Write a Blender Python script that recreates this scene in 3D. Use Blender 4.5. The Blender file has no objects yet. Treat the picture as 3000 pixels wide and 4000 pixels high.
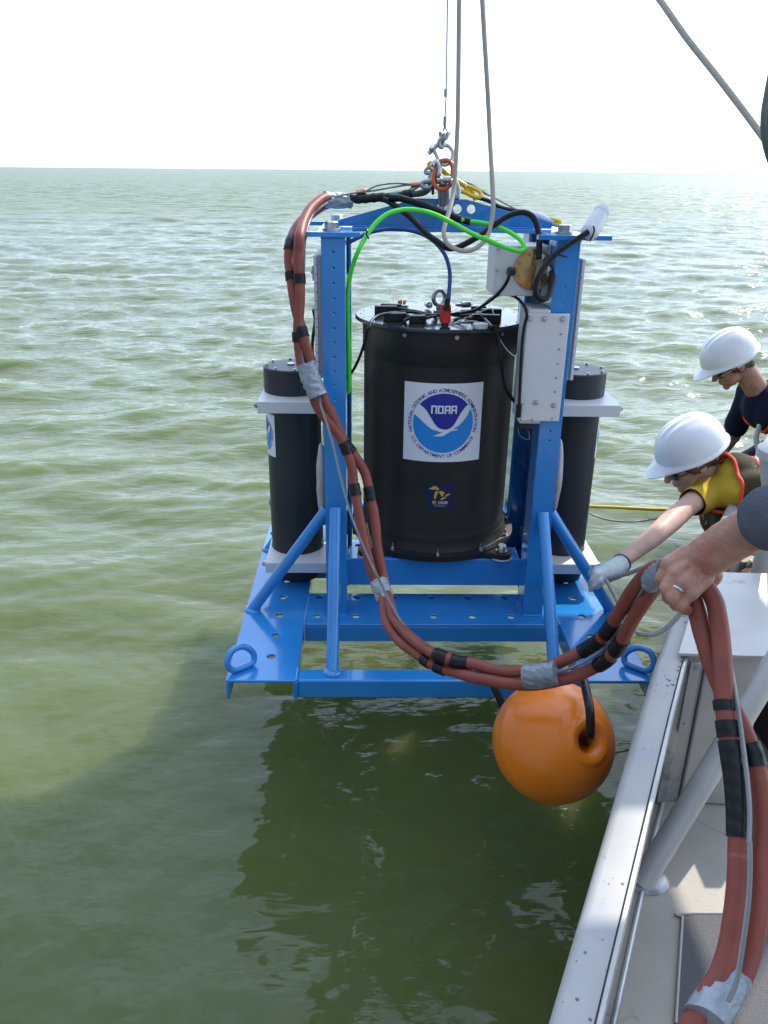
import bpy, bmesh, math, random
import numpy as np
from mathutils import Vector, Matrix, Euler, noise
from mathutils.geometry import tessellate_polygon
R = math.radians
random.seed(7)
scene = bpy.context.scene
COL = scene.collection

# ------------------------------------------------------------------ camera
cam_d = bpy.data.cameras.new('camera'); cam = bpy.data.objects.new('camera', cam_d); COL.objects.link(cam)
cam_d.sensor_fit = 'VERTICAL'; cam_d.sensor_height = 36; cam_d.sensor_width = 27; cam_d.lens = 28
cam_d.clip_start = .02; cam_d.clip_end = 20000
CZ = 1.76
cam.matrix_world = Matrix.Translation((0, 0, CZ)) @ Matrix.Rotation(R(90 - 23.24), 4, 'X') @ Matrix.Rotation(R(.5), 4, 'Z')
scene.camera = cam
# ------------------------------------------------------------------ light
SUN_AZ, SUN_EL = 43, 43            # azimuth to the right of the view direction (+Y), elevation
world = bpy.data.worlds.new('World'); scene.world = world; world.use_nodes = True
wn = world.node_tree; bg = wn.nodes['Background']
sky = wn.nodes.new('ShaderNodeTexSky'); sky.sky_type = 'NISHITA'; sky.sun_disc = False
sky.sun_elevation = R(SUN_EL); sky.sun_rotation = R(SUN_AZ); sky.altitude = 0
sky.air_density = 1.0; sky.dust_density = 1.0; sky.ozone_density = 1.0
# thin high cloud veil
tc = wn.nodes.new('ShaderNodeTexCoord'); mp = wn.nodes.new('ShaderNodeMapping'); mp.inputs['Scale'].default_value = (1.2, 1.2, 7)
nz = wn.nodes.new('ShaderNodeTexNoise'); nz.inputs['Scale'].default_value = 2.2; nz.inputs['Detail'].default_value = 7; nz.inputs['Distortion'].default_value = .4
rp = wn.nodes.new('ShaderNodeValToRGB'); rp.color_ramp.elements[0].position = .44; rp.color_ramp.elements[0].color = (.4, .4, .4, 1); rp.color_ramp.elements[1].position = .66; rp.color_ramp.elements[1].color = (.9, .9, .9, 1)
mx = wn.nodes.new('ShaderNodeMix'); mx.data_type = 'RGBA'; mx.inputs[7].default_value = (10.9, 13.4, 17.8, 1)
wn.links.new(tc.outputs['Generated'], mp.inputs[0]); wn.links.new(mp.outputs[0], nz.inputs['Vector']); wn.links.new(nz.outputs['Fac'], rp.inputs[0])
wn.links.new(rp.outputs[0], mx.inputs[0]); wn.links.new(sky.outputs[0], mx.inputs[6])
# haze scatters forward: the sky is brighter toward the sun's side all round it
dp = wn.nodes.new('ShaderNodeVectorMath'); dp.operation = 'DOT_PRODUCT'; _a, _e = R(43), R(30); dp.inputs[1].default_value = (math.sin(_a) * math.cos(_e), math.cos(_a) * math.cos(_e), math.sin(_e)); wn.links.new(tc.outputs['Generated'], dp.inputs[0])
gr = wn.nodes.new('ShaderNodeMapRange'); gr.interpolation_type = 'SMOOTHSTEP'; gr.inputs[1].default_value = -.6; gr.inputs[2].default_value = 1.0; gr.inputs[3].default_value = .42; gr.inputs[4].default_value = 1.72; wn.links.new(dp.outputs['Value'], gr.inputs[0])
vm = wn.nodes.new('ShaderNodeVectorMath'); vm.operation = 'SCALE'; wn.links.new(mx.outputs[2], vm.inputs[0]); wn.links.new(gr.outputs[0], vm.inputs['Scale']); wn.links.new(vm.outputs[0], bg.inputs[0])
bg.inputs[1].default_value = .12
sd = bpy.data.lights.new('sun', 'SUN'); so = bpy.data.objects.new('sun', sd); COL.objects.link(so)
sd.energy = 5.0; sd.angle = R(.5); sd.color = (1, .95, .87)
sdir = Vector((math.sin(R(SUN_AZ)) * math.cos(R(SUN_EL)), math.cos(R(SUN_AZ)) * math.cos(R(SUN_EL)), math.sin(R(SUN_EL))))
so.rotation_euler = sdir.to_track_quat('Z', 'Y').to_euler(); so.location = (6, 8, 12)
scene.view_settings.view_transform = 'Standard'; scene.view_settings.look = 'None'
scene.view_settings.gamma = 1; scene.view_settings.use_curve_mapping = False
scene.view_settings.exposure = .12
scene.cycles.max_bounces = 8; scene.cycles.transparent_max_bounces = 12; scene.cycles.caustics_reflective = False; scene.cycles.caustics_refractive = False

DATA = {
 'hose_a': [(-0.1648, 2.4216, 1.6858),(-0.1768, 2.4073, 1.6857),(-0.1942, 2.3772, 1.6749),(-0.2125, 2.3356, 1.6564),(-0.2251, 2.2806, 1.6275),(-0.2296, 2.2199, 1.5945),(-0.233, 2.2123, 1.5562),(-0.2331, 2.2045, 1.5177),(-0.2304, 2.1966, 1.4789),(-0.231, 2.187, 1.4319),(-0.2353, 2.1771, 1.3845),(-0.2371, 2.1688, 1.3447),(-0.2335, 2.1613, 1.3044),(-0.2274, 2.1537, 1.2639),(-0.2198, 2.1515, 1.2497),(-0.1979, 2.1399, 1.1853),(-0.1842, 2.1346, 1.1544),(-0.1617, 2.13, 1.1231),(-0.1355, 2.1255, 1.0899),(-0.1144, 2.1201, 1.0565),(-0.102, 2.1143, 1.0248),(-0.0913, 2.1075, 0.9895),(-0.0877, 2.1003, 0.954),(-0.08, 2.081, 0.9153),(-0.0713, 2.0601, 0.8736),(-0.0629, 2.0409, 0.8352),(-0.0547, 2.0233, 0.8001),(-0.0443, 2.0057, 0.765),(-0.0331, 1.9866, 0.7269),(-0.0203, 1.9706, 0.6953),(0.0008, 1.9112, 0.6744),(0.006, 1.8537, 0.6526),(0.0249, 1.8049, 0.6387),(0.05, 1.7633, 0.6326),(0.0809, 1.7222, 0.6328),(0.1148, 1.6764, 0.6345),(0.1434, 1.6414, 0.6403),(0.1794, 1.6084, 0.6506),(0.2149, 1.5738, 0.6605),(0.2544, 1.5561, 0.6648),(0.2931, 1.5385, 0.6693),(0.331, 1.5228, 0.6779),(0.3607, 1.512, 0.6888),(0.3934, 1.5013, 0.705),(0.4289, 1.49, 0.7252),(0.4598, 1.4817, 0.75),(0.4794, 1.4533, 0.7901),(0.4899, 1.4315, 0.8293),(0.4949, 1.4123, 0.8678),(0.4967, 1.3887, 0.9164),(0.4991, 1.3667, 0.9583),(0.5029, 1.3411, 1.0029),(0.5059, 1.3212, 1.0353),(0.4919, 1.2541, 1.0902),(0.4831, 1.1881, 1.1307),(0.4915, 1.1612, 1.1335),(0.496, 1.1232, 1.1316),(0.5006, 1.1072, 1.1167),(0.5034, 1.0853, 1.096),(0.5065, 1.0688, 1.0808),(0.5095, 1.0525, 1.0659),(0.5202, 1.016, 1.0341),(0.5332, 0.9905, 1.0106),(0.5425, 0.9675, 0.9893),(0.549, 0.9451, 0.9683),(0.552, 0.9197, 0.9442),(0.5503, 0.8948, 0.9207),(0.5466, 0.8738, 0.901),(0.538, 0.853, 0.882),(0.5315, 0.8348, 0.8655),(0.5273, 0.815, 0.8434),(0.5209, 0.7953, 0.8219),(0.5111, 0.7746, 0.7995),(0.5008, 0.7565, 0.7805),(0.4852, 0.7384, 0.7623),(0.4644, 0.7199, 0.7452),(0.4391, 0.6989, 0.7265),(0.415, 0.686, 0.6964)],
 'hose_b': [(-0.1678, 2.4615, 1.67),(-0.1882, 2.4352, 1.6618),(-0.2099, 2.4012, 1.6474),(-0.2348, 2.3591, 1.629),(-0.2522, 2.3123, 1.6036),(-0.2594, 2.2593, 1.5716),(-0.2624, 2.2445, 1.5371),(-0.257, 2.228, 1.4989),(-0.2517, 2.2116, 1.4606),(-0.2429, 2.1919, 1.4148),(-0.2313, 2.1755, 1.3766),(-0.2197, 2.1591, 1.3384),(-0.2087, 2.1553, 1.3017),(-0.201, 2.1516, 1.2688),(-0.1969, 2.1499, 1.2538),(-0.1735, 2.1428, 1.1883),(-0.1599, 2.1401, 1.1603),(-0.1427, 2.1366, 1.125),(-0.1253, 2.1323, 1.0859),(-0.1077, 2.1285, 1.05),(-0.0882, 2.1268, 1.0244),(-0.0685, 2.1243, 0.995),(-0.054, 2.121, 0.9657),(-0.0446, 2.1051, 0.9332),(-0.0371, 2.0891, 0.9008),(-0.0284, 2.0733, 0.8684),(-0.0226, 2.0542, 0.8295),(-0.019, 2.0353, 0.7908),(-0.0103, 2.0131, 0.7457),(0.001, 1.9911, 0.7007),(0.0153, 1.9102, 0.6807),(0.0272, 1.841, 0.6658),(0.0544, 1.7781, 0.661),(0.0805, 1.7292, 0.6627),(0.1095, 1.6795, 0.6688),(0.1373, 1.6364, 0.6795),(0.179, 1.6171, 0.675),(0.2169, 1.6036, 0.6791),(0.2565, 1.5814, 0.6796),(0.2915, 1.5639, 0.6846),(0.3256, 1.5499, 0.697),(0.359, 1.5373, 0.7133),(0.388, 1.5269, 0.7303),(0.4161, 1.518, 0.7532),(0.4502, 1.5072, 0.784),(0.4669, 1.4749, 0.8278),(0.4758, 1.4475, 0.8716),(0.479, 1.4227, 0.9146),(0.4814, 1.401, 0.9503),(0.4826, 1.3741, 0.994),(0.4855, 1.3441, 1.0378),(0.4829, 1.2957, 1.086),(0.4836, 1.2519, 1.1213),(0.486, 1.1963, 1.1499),(0.5028, 1.1633, 1.1589),(0.5117, 1.1228, 1.1562),(0.5221, 1.1003, 1.1395),(0.5228, 1.0755, 1.1189),(0.5208, 1.0523, 1.0999),(0.5173, 1.0294, 1.0814),(0.5131, 1.0068, 1.0634),(0.5096, 0.9847, 1.0406),(0.5085, 0.9574, 1.0132),(0.5084, 0.9305, 0.9867),(0.5084, 0.9022, 0.9594),(0.5054, 0.8744, 0.9329),(0.5004, 0.8488, 0.909),(0.4939, 0.8235, 0.8859),(0.4936, 0.824, 0.8911),(0.4876, 0.8018, 0.8666),(0.4802, 0.7811, 0.8441),(0.4724, 0.7631, 0.825),(0.4638, 0.7466, 0.8077),(0.4495, 0.7275, 0.7885),(0.4294, 0.7104, 0.7732),(0.4067, 0.6887, 0.7534),(0.389, 0.6768, 0.7257)],
 'wire': [(-0.1658, 2.4015, 1.6742),(-0.1837, 2.3764, 1.6629),(-0.2029, 2.344, 1.6461),(-0.2142, 2.2936, 1.6131),(-0.2182, 2.2401, 1.5774),(-0.2199, 2.2253, 1.5314),(-0.2216, 2.2079, 1.4775),(-0.2233, 2.1904, 1.4233),(-0.2284, 2.1716, 1.3649),(-0.2292, 2.1589, 1.3259),(-0.2208, 2.1429, 1.2791),(-0.2059, 2.1322, 1.2474),(-0.1799, 2.1137, 1.1924),(-0.1729, 2.1048, 1.1665),(-0.1544, 2.0871, 1.1144),(-0.1389, 2.0692, 1.0622),(-0.1236, 2.0484, 1.0015),(-0.1069, 2.0275, 0.9405),(-0.0891, 2.0082, 0.8843),(-0.0678, 1.9907, 0.8329),(-0.0464, 1.9748, 0.7862),(-0.0257, 1.9607, 0.7444),(-0.0094, 1.9252, 0.7278),(0.0082, 1.8827, 0.7081),(0.0286, 1.8396, 0.6901),(0.0362, 1.822, 0.6827),(0.059, 1.7824, 0.6691),(0.0789, 1.7504, 0.6598),(0.105, 1.7175, 0.6546),(0.1324, 1.6836, 0.6508),(0.161, 1.6505, 0.6498),(0.2171, 1.5961, 0.6616),(0.294, 1.5482, 0.6758),(0.3559, 1.5153, 0.7043),(0.4208, 1.4838, 0.7528),(0.471, 1.46, 0.8105),(0.4982, 1.4456, 0.8686),(0.4934, 1.3713, 0.9717),(0.4851, 1.2804, 1.0832),(0.4933, 1.21, 1.131),(0.5227, 1.1794, 1.144),(0.5343, 1.1461, 1.1343),(0.5339, 1.106, 1.1093),(0.5324, 1.064, 1.0842),(0.5329, 1.0292, 1.0649),(0.5237, 0.9786, 1.0484),(0.522, 0.9463, 1.022),(0.5179, 0.9029, 0.9878),(0.5141, 0.8739, 0.9657),(0.5081, 0.8454, 0.9447),(0.4992, 0.8175, 0.9248),(0.4999, 0.8173, 0.9262),(0.4946, 0.7936, 0.9039),(0.4869, 0.7689, 0.8812),(0.4768, 0.7445, 0.8594),(0.4661, 0.7217, 0.8397),(0.4526, 0.6953, 0.8176),(0.4373, 0.6779, 0.8044)],
 'inner': [(-0.1542, 2.2097, 1.1372),(-0.1401, 2.2051, 1.0934),(-0.124, 2.2005, 1.0491),(-0.1095, 2.1945, 0.9969),(-0.0986, 2.1901, 0.9592),(-0.0905, 2.1674, 0.9242),(-0.0806, 2.1427, 0.8863),(-0.0689, 2.1201, 0.8519),(-0.0573, 2.0996, 0.8208),(-0.0459, 2.0791, 0.7899),(-0.0381, 2.0589, 0.7591),(-0.0305, 2.0427, 0.7346),(-0.021, 2.0206, 0.7012),(-0.0134, 2.0092, 0.6745)],
 'black_bands': [[(-0.2575, 2.2766, 1.5841),(-0.2581, 2.27, 1.5799),(-0.2588, 2.2641, 1.5758),(-0.2594, 2.2593, 1.5716),(-0.26, 2.2556, 1.5674),(-0.2606, 2.253, 1.5632),(-0.2612, 2.251, 1.559)], [(-0.2577, 2.2301, 1.5037),(-0.257, 2.228, 1.4989),(-0.2564, 2.226, 1.4942),(-0.2558, 2.224, 1.4895),(-0.2552, 2.222, 1.4849)], [(-0.2321, 2.2016, 1.5035),(-0.2317, 2.2007, 1.4988),(-0.2313, 2.1997, 1.4941),(-0.2309, 2.1987, 1.4892),(-0.2306, 2.1977, 1.4841),(-0.2304, 2.1966, 1.4789)], [(-0.2371, 2.1708, 1.3545),(-0.2372, 2.1698, 1.3496),(-0.2371, 2.1688, 1.3447),(-0.2369, 2.1678, 1.3397),(-0.2366, 2.1669, 1.3347),(-0.2363, 2.1659, 1.3296)], [(-0.2284, 2.1711, 1.367),(-0.2269, 2.1688, 1.3622),(-0.2255, 2.1665, 1.3574),(-0.224, 2.1643, 1.3526),(-0.2226, 2.1623, 1.3478),(-0.2211, 2.1605, 1.3431)], [(-0.1166, 2.1208, 1.0606),(-0.1144, 2.1201, 1.0565),(-0.1124, 2.1194, 1.0525),(-0.1106, 2.1187, 1.0485),(-0.109, 2.118, 1.0446),(-0.1075, 2.1173, 1.0408),(-0.1061, 2.1166, 1.0369),(-0.1048, 2.1158, 1.0329),(-0.1034, 2.1151, 1.0289)], [(-0.1122, 2.1293, 1.0582),(-0.11, 2.1289, 1.054),(-0.1077, 2.1285, 1.05),(-0.1054, 2.1282, 1.0463),(-0.103, 2.1279, 1.043),(-0.1005, 2.1277, 1.0398),(-0.0981, 2.1276, 1.0368),(-0.0956, 2.1274, 1.0338),(-0.0931, 2.1272, 1.0308),(-0.0907, 2.127, 1.0277)], [(-0.0861, 2.0964, 0.9446),(-0.0852, 2.094, 0.9399),(-0.0842, 2.0915, 0.935),(-0.0831, 2.0889, 0.9302),(-0.0821, 2.0862, 0.9253),(-0.081, 2.0836, 0.9203),(-0.08, 2.081, 0.9153)], [(-0.0446, 2.1051, 0.9332),(-0.0436, 2.1031, 0.9291),(-0.0426, 2.1011, 0.9251),(-0.0417, 2.0991, 0.921),(-0.0408, 2.0971, 0.917),(-0.0399, 2.0951, 0.9129),(-0.039, 2.0931, 0.9089),(-0.0381, 2.0911, 0.9048),(-0.0371, 2.0891, 0.9008),(-0.0361, 2.0871, 0.8968)], [(0.1294, 1.6453, 0.6778),(0.1332, 1.6406, 0.6789),(0.1373, 1.6364, 0.6795),(0.1419, 1.6328, 0.6796),(0.1468, 1.6298, 0.6792),(0.1521, 1.6272, 0.6785)], [(0.163, 1.6229, 0.6767),(0.1685, 1.621, 0.6759),(0.1739, 1.6191, 0.6753),(0.179, 1.6171, 0.675),(0.1839, 1.6152, 0.6751),(0.1887, 1.6135, 0.6755),(0.1934, 1.612, 0.6761),(0.1981, 1.6105, 0.6767),(0.2027, 1.609, 0.6774)], [(0.1324, 1.6539, 0.6376),(0.1359, 1.6498, 0.6384),(0.1395, 1.6456, 0.6393),(0.1434, 1.6414, 0.6403),(0.1475, 1.6372, 0.6414),(0.1519, 1.633, 0.6426)], [(0.1023, 1.693, 0.6335),(0.1066, 1.6872, 0.6338),(0.1108, 1.6816, 0.6341),(0.1148, 1.6764, 0.6345),(0.1186, 1.6715, 0.635)], [(0.4428, 1.5115, 0.7752),(0.4502, 1.5072, 0.784),(0.4558, 1.5005, 0.794),(0.4601, 1.4921, 0.8051),(0.4637, 1.4831, 0.8165),(0.4669, 1.4749, 0.8278),(0.4698, 1.4676, 0.8388)], [(0.4732, 1.4574, 0.8552),(0.4742, 1.4541, 0.8607),(0.475, 1.4508, 0.8662),(0.4758, 1.4475, 0.8716),(0.4765, 1.4443, 0.8771),(0.477, 1.441, 0.8826),(0.4775, 1.4379, 0.8881),(0.4778, 1.4347, 0.8936),(0.4781, 1.4317, 0.899),(0.4784, 1.4286, 0.9044)], [(0.4709, 1.4683, 0.7692),(0.4732, 1.4643, 0.7745),(0.4754, 1.4604, 0.7798),(0.4775, 1.4567, 0.785),(0.4794, 1.4533, 0.7901),(0.4812, 1.4502, 0.795),(0.4828, 1.4473, 0.8),(0.4842, 1.4445, 0.8049),(0.4856, 1.4418, 0.8098)], [(0.4899, 1.4315, 0.8293),(0.4908, 1.429, 0.8341),(0.4916, 1.4266, 0.8387),(0.4923, 1.4243, 0.8433),(0.4929, 1.422, 0.848),(0.4935, 1.4197, 0.8527),(0.494, 1.4173, 0.8575),(0.4945, 1.4149, 0.8625),(0.4949, 1.4123, 0.8678),(0.4953, 1.4095, 0.8734)], [(0.5093, 0.9815, 1.0374),(0.5091, 0.9782, 1.0341),(0.509, 0.9748, 1.0306),(0.5088, 0.9714, 1.0271)], [(0.5084, 0.9407, 0.9967),(0.5084, 0.927, 0.9833),(0.5086, 0.9128, 0.9696),(0.5082, 0.8987, 0.956),(0.5068, 0.8846, 0.9426),(0.5049, 0.8711, 0.9298),(0.5025, 0.8583, 0.9178),(0.4996, 0.8454, 0.9059)], [(0.5086, 0.9608, 1.0166),(0.5085, 0.9574, 1.0132),(0.5084, 0.954, 1.0098),(0.5084, 0.9507, 1.0065),(0.5084, 0.9473, 1.0032),(0.5084, 0.944, 0.9999)], [(0.5461, 0.9565, 0.979),(0.5469, 0.9537, 0.9764),(0.5477, 0.9509, 0.9738),(0.5484, 0.948, 0.9711),(0.549, 0.9451, 0.9683),(0.5496, 0.9421, 0.9654),(0.5501, 0.9389, 0.9625),(0.5506, 0.9358, 0.9595),(0.551, 0.9326, 0.9564)]],
 'silver_bands': [[(-0.1758, 2.4214, 1.6816),(-0.1444, 2.4441, 1.6783),(-0.1059, 2.4727, 1.6776)], [(-0.2153, 2.149, 1.2735),(-0.2004, 2.1334, 1.2306),(-0.1814, 2.1193, 1.1915)], [(-0.0132, 1.9708, 0.7033),(-0.0023, 1.9433, 0.6862),(0.0067, 1.921, 0.6727)], [(0.3227, 1.5205, 0.7009),(0.3534, 1.5058, 0.7143),(0.3867, 1.4909, 0.7335)], [(0.4865, 1.276, 1.082),(0.4829, 1.2449, 1.1109),(0.4827, 1.2112, 1.1337)], [(0.4663, 0.7324, 0.7791),(0.446, 0.7112, 0.7723),(0.4166, 0.6828, 0.7651)]],
 'green': [(-0.1161, 2.3605, 1.1371),(-0.1084, 2.3573, 1.1523),(-0.1077, 2.3468, 1.2206),(-0.1079, 2.3346, 1.2918),(-0.1084, 2.3215, 1.3608),(-0.1088, 2.3026, 1.4157),(-0.104, 2.2846, 1.4646),(-0.0921, 2.2636, 1.5165),(-0.0743, 2.2429, 1.5607),(-0.0561, 2.2612, 1.5929),(-0.0295, 2.2811, 1.6272),(0.0057, 2.2967, 1.6521),(0.0474, 2.3057, 1.6618),(0.0892, 2.3041, 1.6602),(0.131, 2.2988, 1.6503),(0.177, 2.2891, 1.6304),(0.2231, 2.2782, 1.6078),(0.2648, 2.2695, 1.5902),(0.3024, 2.2628, 1.5768),(0.2602, 2.2696, 1.5951),(0.2947, 2.2716, 1.5802),(0.3294, 2.2743, 1.5675),(0.3599, 2.278, 1.5602),(0.3764, 2.2833, 1.5639),(0.3747, 2.2919, 1.5764),(0.362, 2.3069, 1.5912),(0.3341, 2.3278, 1.6076),(0.2976, 2.3492, 1.6201),(0.2606, 2.3675, 1.6268),(0.2335, 2.3793, 1.6288),(0.2096, 2.3814, 1.6338)],
 'green2': [(-0.1186, 2.3904, 1.1268),(-0.1146, 2.3953, 1.1713),(-0.1151, 2.4042, 1.2545),(-0.1173, 2.4133, 1.345),(-0.1172, 2.4216, 1.4336),(-0.1185, 2.4396, 1.4755)],
 'sleeve1': [(0.2357, 2.3793, 1.628),(0.2102, 2.3881, 1.6334),(0.1803, 2.4, 1.6428),(0.1241, 2.4227, 1.6618),(0.1164, 2.4271, 1.6666),(0.0639, 2.4461, 1.6803),(0.0373, 2.4486, 1.6862),(0.0055, 2.4496, 1.6884)],
 'black_big': [(-0.0104, 2.4647, 1.6828),(0.0057, 2.457, 1.677),(0.0243, 2.4451, 1.6652),(0.0588, 2.4235, 1.6441),(0.0903, 2.398, 1.616),(0.1162, 2.3768, 1.5928),(0.1455, 2.3588, 1.575),(0.1668, 2.3455, 1.5619),(0.1922, 2.3374, 1.5607),(0.2173, 2.3339, 1.5714),(0.2583, 2.3296, 1.5948),(0.292, 2.338, 1.6187),(0.3257, 2.3456, 1.6407),(0.3553, 2.3493, 1.6527),(0.3807, 2.3491, 1.6549),(0.4019, 2.344, 1.6454),(0.4147, 2.3336, 1.624),(0.4211, 2.3168, 1.589),(0.4203, 2.2926, 1.5384)],
 'top_sleeve': [(-0.1117, 2.4627, 1.6846),(-0.0798, 2.4647, 1.6823),(-0.0478, 2.4689, 1.6849),(-0.0158, 2.4731, 1.6875),(0.0109, 2.4757, 1.6876),(0.0377, 2.4799, 1.6915),(0.0699, 2.4863, 1.6991)],
 'green_wrap': [(0.0123, 2.4751, 1.6872),(0.0337, 2.4756, 1.6903)],
 'green_link': [(0.0646, 2.4862, 1.6953),(0.0862, 2.4901, 1.6966),(0.1078, 2.4951, 1.7004),(0.1213, 2.5014, 1.7091),(0.1267, 2.5075, 1.719)],
 'link_loop': [(0.0647, 2.4962, 1.7038),(0.0834, 2.501, 1.7138),(0.1049, 2.5068, 1.7263),(0.1291, 2.5084, 1.729),(0.132, 2.5034, 1.7166),(0.1105, 2.4995, 1.7066),(0.089, 2.4967, 1.699)],
 'sling1': [(-0.1465, 2.422, 1.6892),(-0.1107, 2.4437, 1.6962),(-0.0718, 2.4661, 1.7021),(-0.0586, 2.4738, 1.7045),(-0.0321, 2.4837, 1.7169),(-0.0028, 2.4908, 1.7227),(0.0321, 2.497, 1.7247),(0.0698, 2.5018, 1.7224),(0.0942, 2.5052, 1.7218),(0.1132, 2.5064, 1.7177),(0.1309, 2.5076, 1.7141)],
 'sling2': [(-0.0586, 2.4738, 1.702),(-0.0294, 2.4803, 1.7063),(0.0053, 2.4885, 1.7122),(0.0402, 2.4966, 1.718),(0.0699, 2.5026, 1.7211),(0.0943, 2.5057, 1.7193),(0.1106, 2.5061, 1.7139),(0.1297, 2.5075, 1.7103)],
 'ferrules': [[(-0.0885, 2.4732, 1.6998),(-0.0602, 2.4737, 1.7033)], [(0.0692, 2.4964, 1.7212),(0.096, 2.4969, 1.7227)]],
 'blue_cable': [(-0.1204, 2.422, 1.5602),(-0.087, 2.4273, 1.577),(-0.0425, 2.4327, 1.5951),(0.0109, 2.4338, 1.6039),(0.0598, 2.4303, 1.6016),(0.1043, 2.4233, 1.5907),(0.14, 2.4123, 1.5699),(0.1667, 2.3976, 1.5405),(0.1793, 2.3828, 1.5102),(0.1835, 2.3671, 1.4779),(0.1806, 2.3475, 1.4374),(0.1772, 2.3405, 1.4211)],
 'blue_boot': [(0.1803, 2.3475, 1.4353),(0.1772, 2.3474, 1.4115),(0.1746, 2.3472, 1.3875)],
 'bottle_cable': [(0.5403, 2.2553, 1.613),(0.5146, 2.2525, 1.5965),(0.4868, 2.2496, 1.5788),(0.455, 2.245, 1.5552),(0.4332, 2.2395, 1.5317),(0.4155, 2.2324, 1.5043),(0.4078, 2.2296, 1.4763),(0.4106, 2.2268, 1.4522),(0.4221, 2.2265, 1.4401),(0.4354, 2.2301, 1.4397),(0.4468, 2.2398, 1.4507),(0.4543, 2.2572, 1.4731),(0.459, 2.2745, 1.4957),(0.4562, 2.2832, 1.507)],
 'box_cable': [(0.3393, 2.3109, 1.4987),(0.3404, 2.2809, 1.496),(0.3352, 2.2988, 1.4709),(0.3173, 2.3275, 1.4374),(0.2899, 2.3606, 1.4064),(0.2629, 2.3901, 1.383),(0.2259, 2.4281, 1.3676),(0.2565, 2.4749, 1.3652),(0.2286, 2.5281, 1.3514),(0.1942, 2.5168, 1.3487),(0.16, 2.5068, 1.3487),(0.1221, 2.4817, 1.3515),(0.0815, 2.4518, 1.3497),(0.0615, 2.435, 1.3459),(0.0549, 2.4246, 1.3396),(0.0616, 2.4271, 1.3312),(0.0882, 2.4397, 1.325),(0.1218, 2.4591, 1.3261),(0.1473, 2.4754, 1.33),(0.1552, 2.486, 1.338),(0.1479, 2.4965, 1.346),(0.1295, 2.4982, 1.3499)],
 'loop_cable': [(0.268, 2.479, 1.3676),(0.288, 2.4542, 1.3831),(0.3104, 2.4221, 1.4107),(0.3329, 2.3921, 1.4276),(0.3588, 2.355, 1.433),(0.3762, 2.3198, 1.4261),(0.3882, 2.2774, 1.4113),(0.3901, 2.2415, 1.396),(0.3906, 2.2413, 1.3886),(0.3861, 2.2408, 1.3642),(0.3835, 2.2396, 1.3256),(0.3838, 2.2377, 1.2759),(0.3847, 2.2352, 1.2219),(0.3862, 2.2324, 1.167),(0.3864, 2.2304, 1.1299)],
 'conn_bar': [(0.3863, 2.2304, 1.1413),(0.3868, 2.2303, 1.1053)],
 'lid_to_box': [(0.2502, 2.5786, 1.3468),(0.2776, 2.5791, 1.3493),(0.2923, 2.5251, 1.3508),(0.3023, 2.4621, 1.345),(0.3127, 2.3797, 1.337),(0.3235, 2.3758, 1.3322),(0.3344, 2.3558, 1.2988),(0.3406, 2.33, 1.2554),(0.3518, 2.3444, 1.1952),(0.3643, 2.3533, 1.1581),(0.383, 2.3621, 1.1284),(0.4033, 2.3706, 1.1063)],
 'thin_white': [(0.1917, 2.4273, 1.3339),(0.2352, 2.4111, 1.3461),(0.2659, 2.3974, 1.3493),(0.2796, 2.3871, 1.3433),(0.2808, 2.3791, 1.3353)],
 'thin_clear': [(0.2063, 2.4476, 1.3337),(0.2687, 2.4915, 1.3528),(0.304, 2.5151, 1.3624),(0.329, 2.5302, 1.3668),(0.3334, 2.515, 1.3578),(0.3375, 2.4714, 1.3304),(0.343, 2.4232, 1.3009),(0.3576, 2.3769, 1.2759),(0.3732, 2.3471, 1.2633),(0.3842, 2.3308, 1.2586)],
 'left_lid_cable': [(0.13, 2.5062, 1.3443),(0.0934, 2.5166, 1.3538),(0.0432, 2.5245, 1.3527),(0.0028, 2.4657, 1.358),(-0.0263, 2.4182, 1.3576),(-0.0417, 2.3807, 1.3496),(-0.0489, 2.3426, 1.3374),(-0.0535, 2.3443, 1.3301),(-0.0631, 2.3503, 1.2883),(-0.0778, 2.3567, 1.2457),(-0.0969, 2.3633, 1.2064),(-0.1205, 2.3705, 1.1769)],
 'lid_c1': [(0.0421, 2.6844, 1.3402),(0.0664, 2.6516, 1.3414),(0.0967, 2.6099, 1.3439),(0.1196, 2.576, 1.3437),(0.1437, 2.5725, 1.3357)],
 'lid_c2': [(0.0491, 2.4746, 1.3505),(0.076, 2.4895, 1.3482),(0.1032, 2.5056, 1.3484)],
 'lid_c3': [(0.1075, 2.4457, 1.3461),(0.1282, 2.468, 1.3474),(0.1562, 2.4967, 1.3477)],
 'lid_c4': [(0.3124, 2.5498, 1.3429),(0.2739, 2.54, 1.3442),(0.2323, 2.5282, 1.3432),(0.2053, 2.5292, 1.3454)],
 'lid_c5': [(0.3124, 2.4898, 1.3404),(0.2767, 2.4982, 1.3393),(0.2375, 2.5083, 1.3399),(0.2108, 2.5055, 1.3335)],
 'lid_c6': [(0.3212, 2.63, 1.347),(0.287, 2.6031, 1.3466),(0.2571, 2.5787, 1.3451)],
 'lid_c7': [(0.2316, 2.6482, 1.3493),(0.2145, 2.6078, 1.3486),(0.2019, 2.5776, 1.3482)],
 'behind_cable': [(-0.2087, 2.3396, 1.3876),(-0.206, 2.3565, 1.354),(-0.2152, 2.3799, 1.3046),(-0.2209, 2.4023, 1.2539),(-0.2138, 2.4188, 1.2174)],
 'pig_loop': [(0.3975, 2.2804, 1.0631),(0.3989, 2.2722, 1.044),(0.4123, 2.2664, 1.0301),(0.4294, 2.265, 1.0268),(0.4304, 2.2695, 1.0372),(0.4215, 2.2808, 1.0632)],
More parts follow.
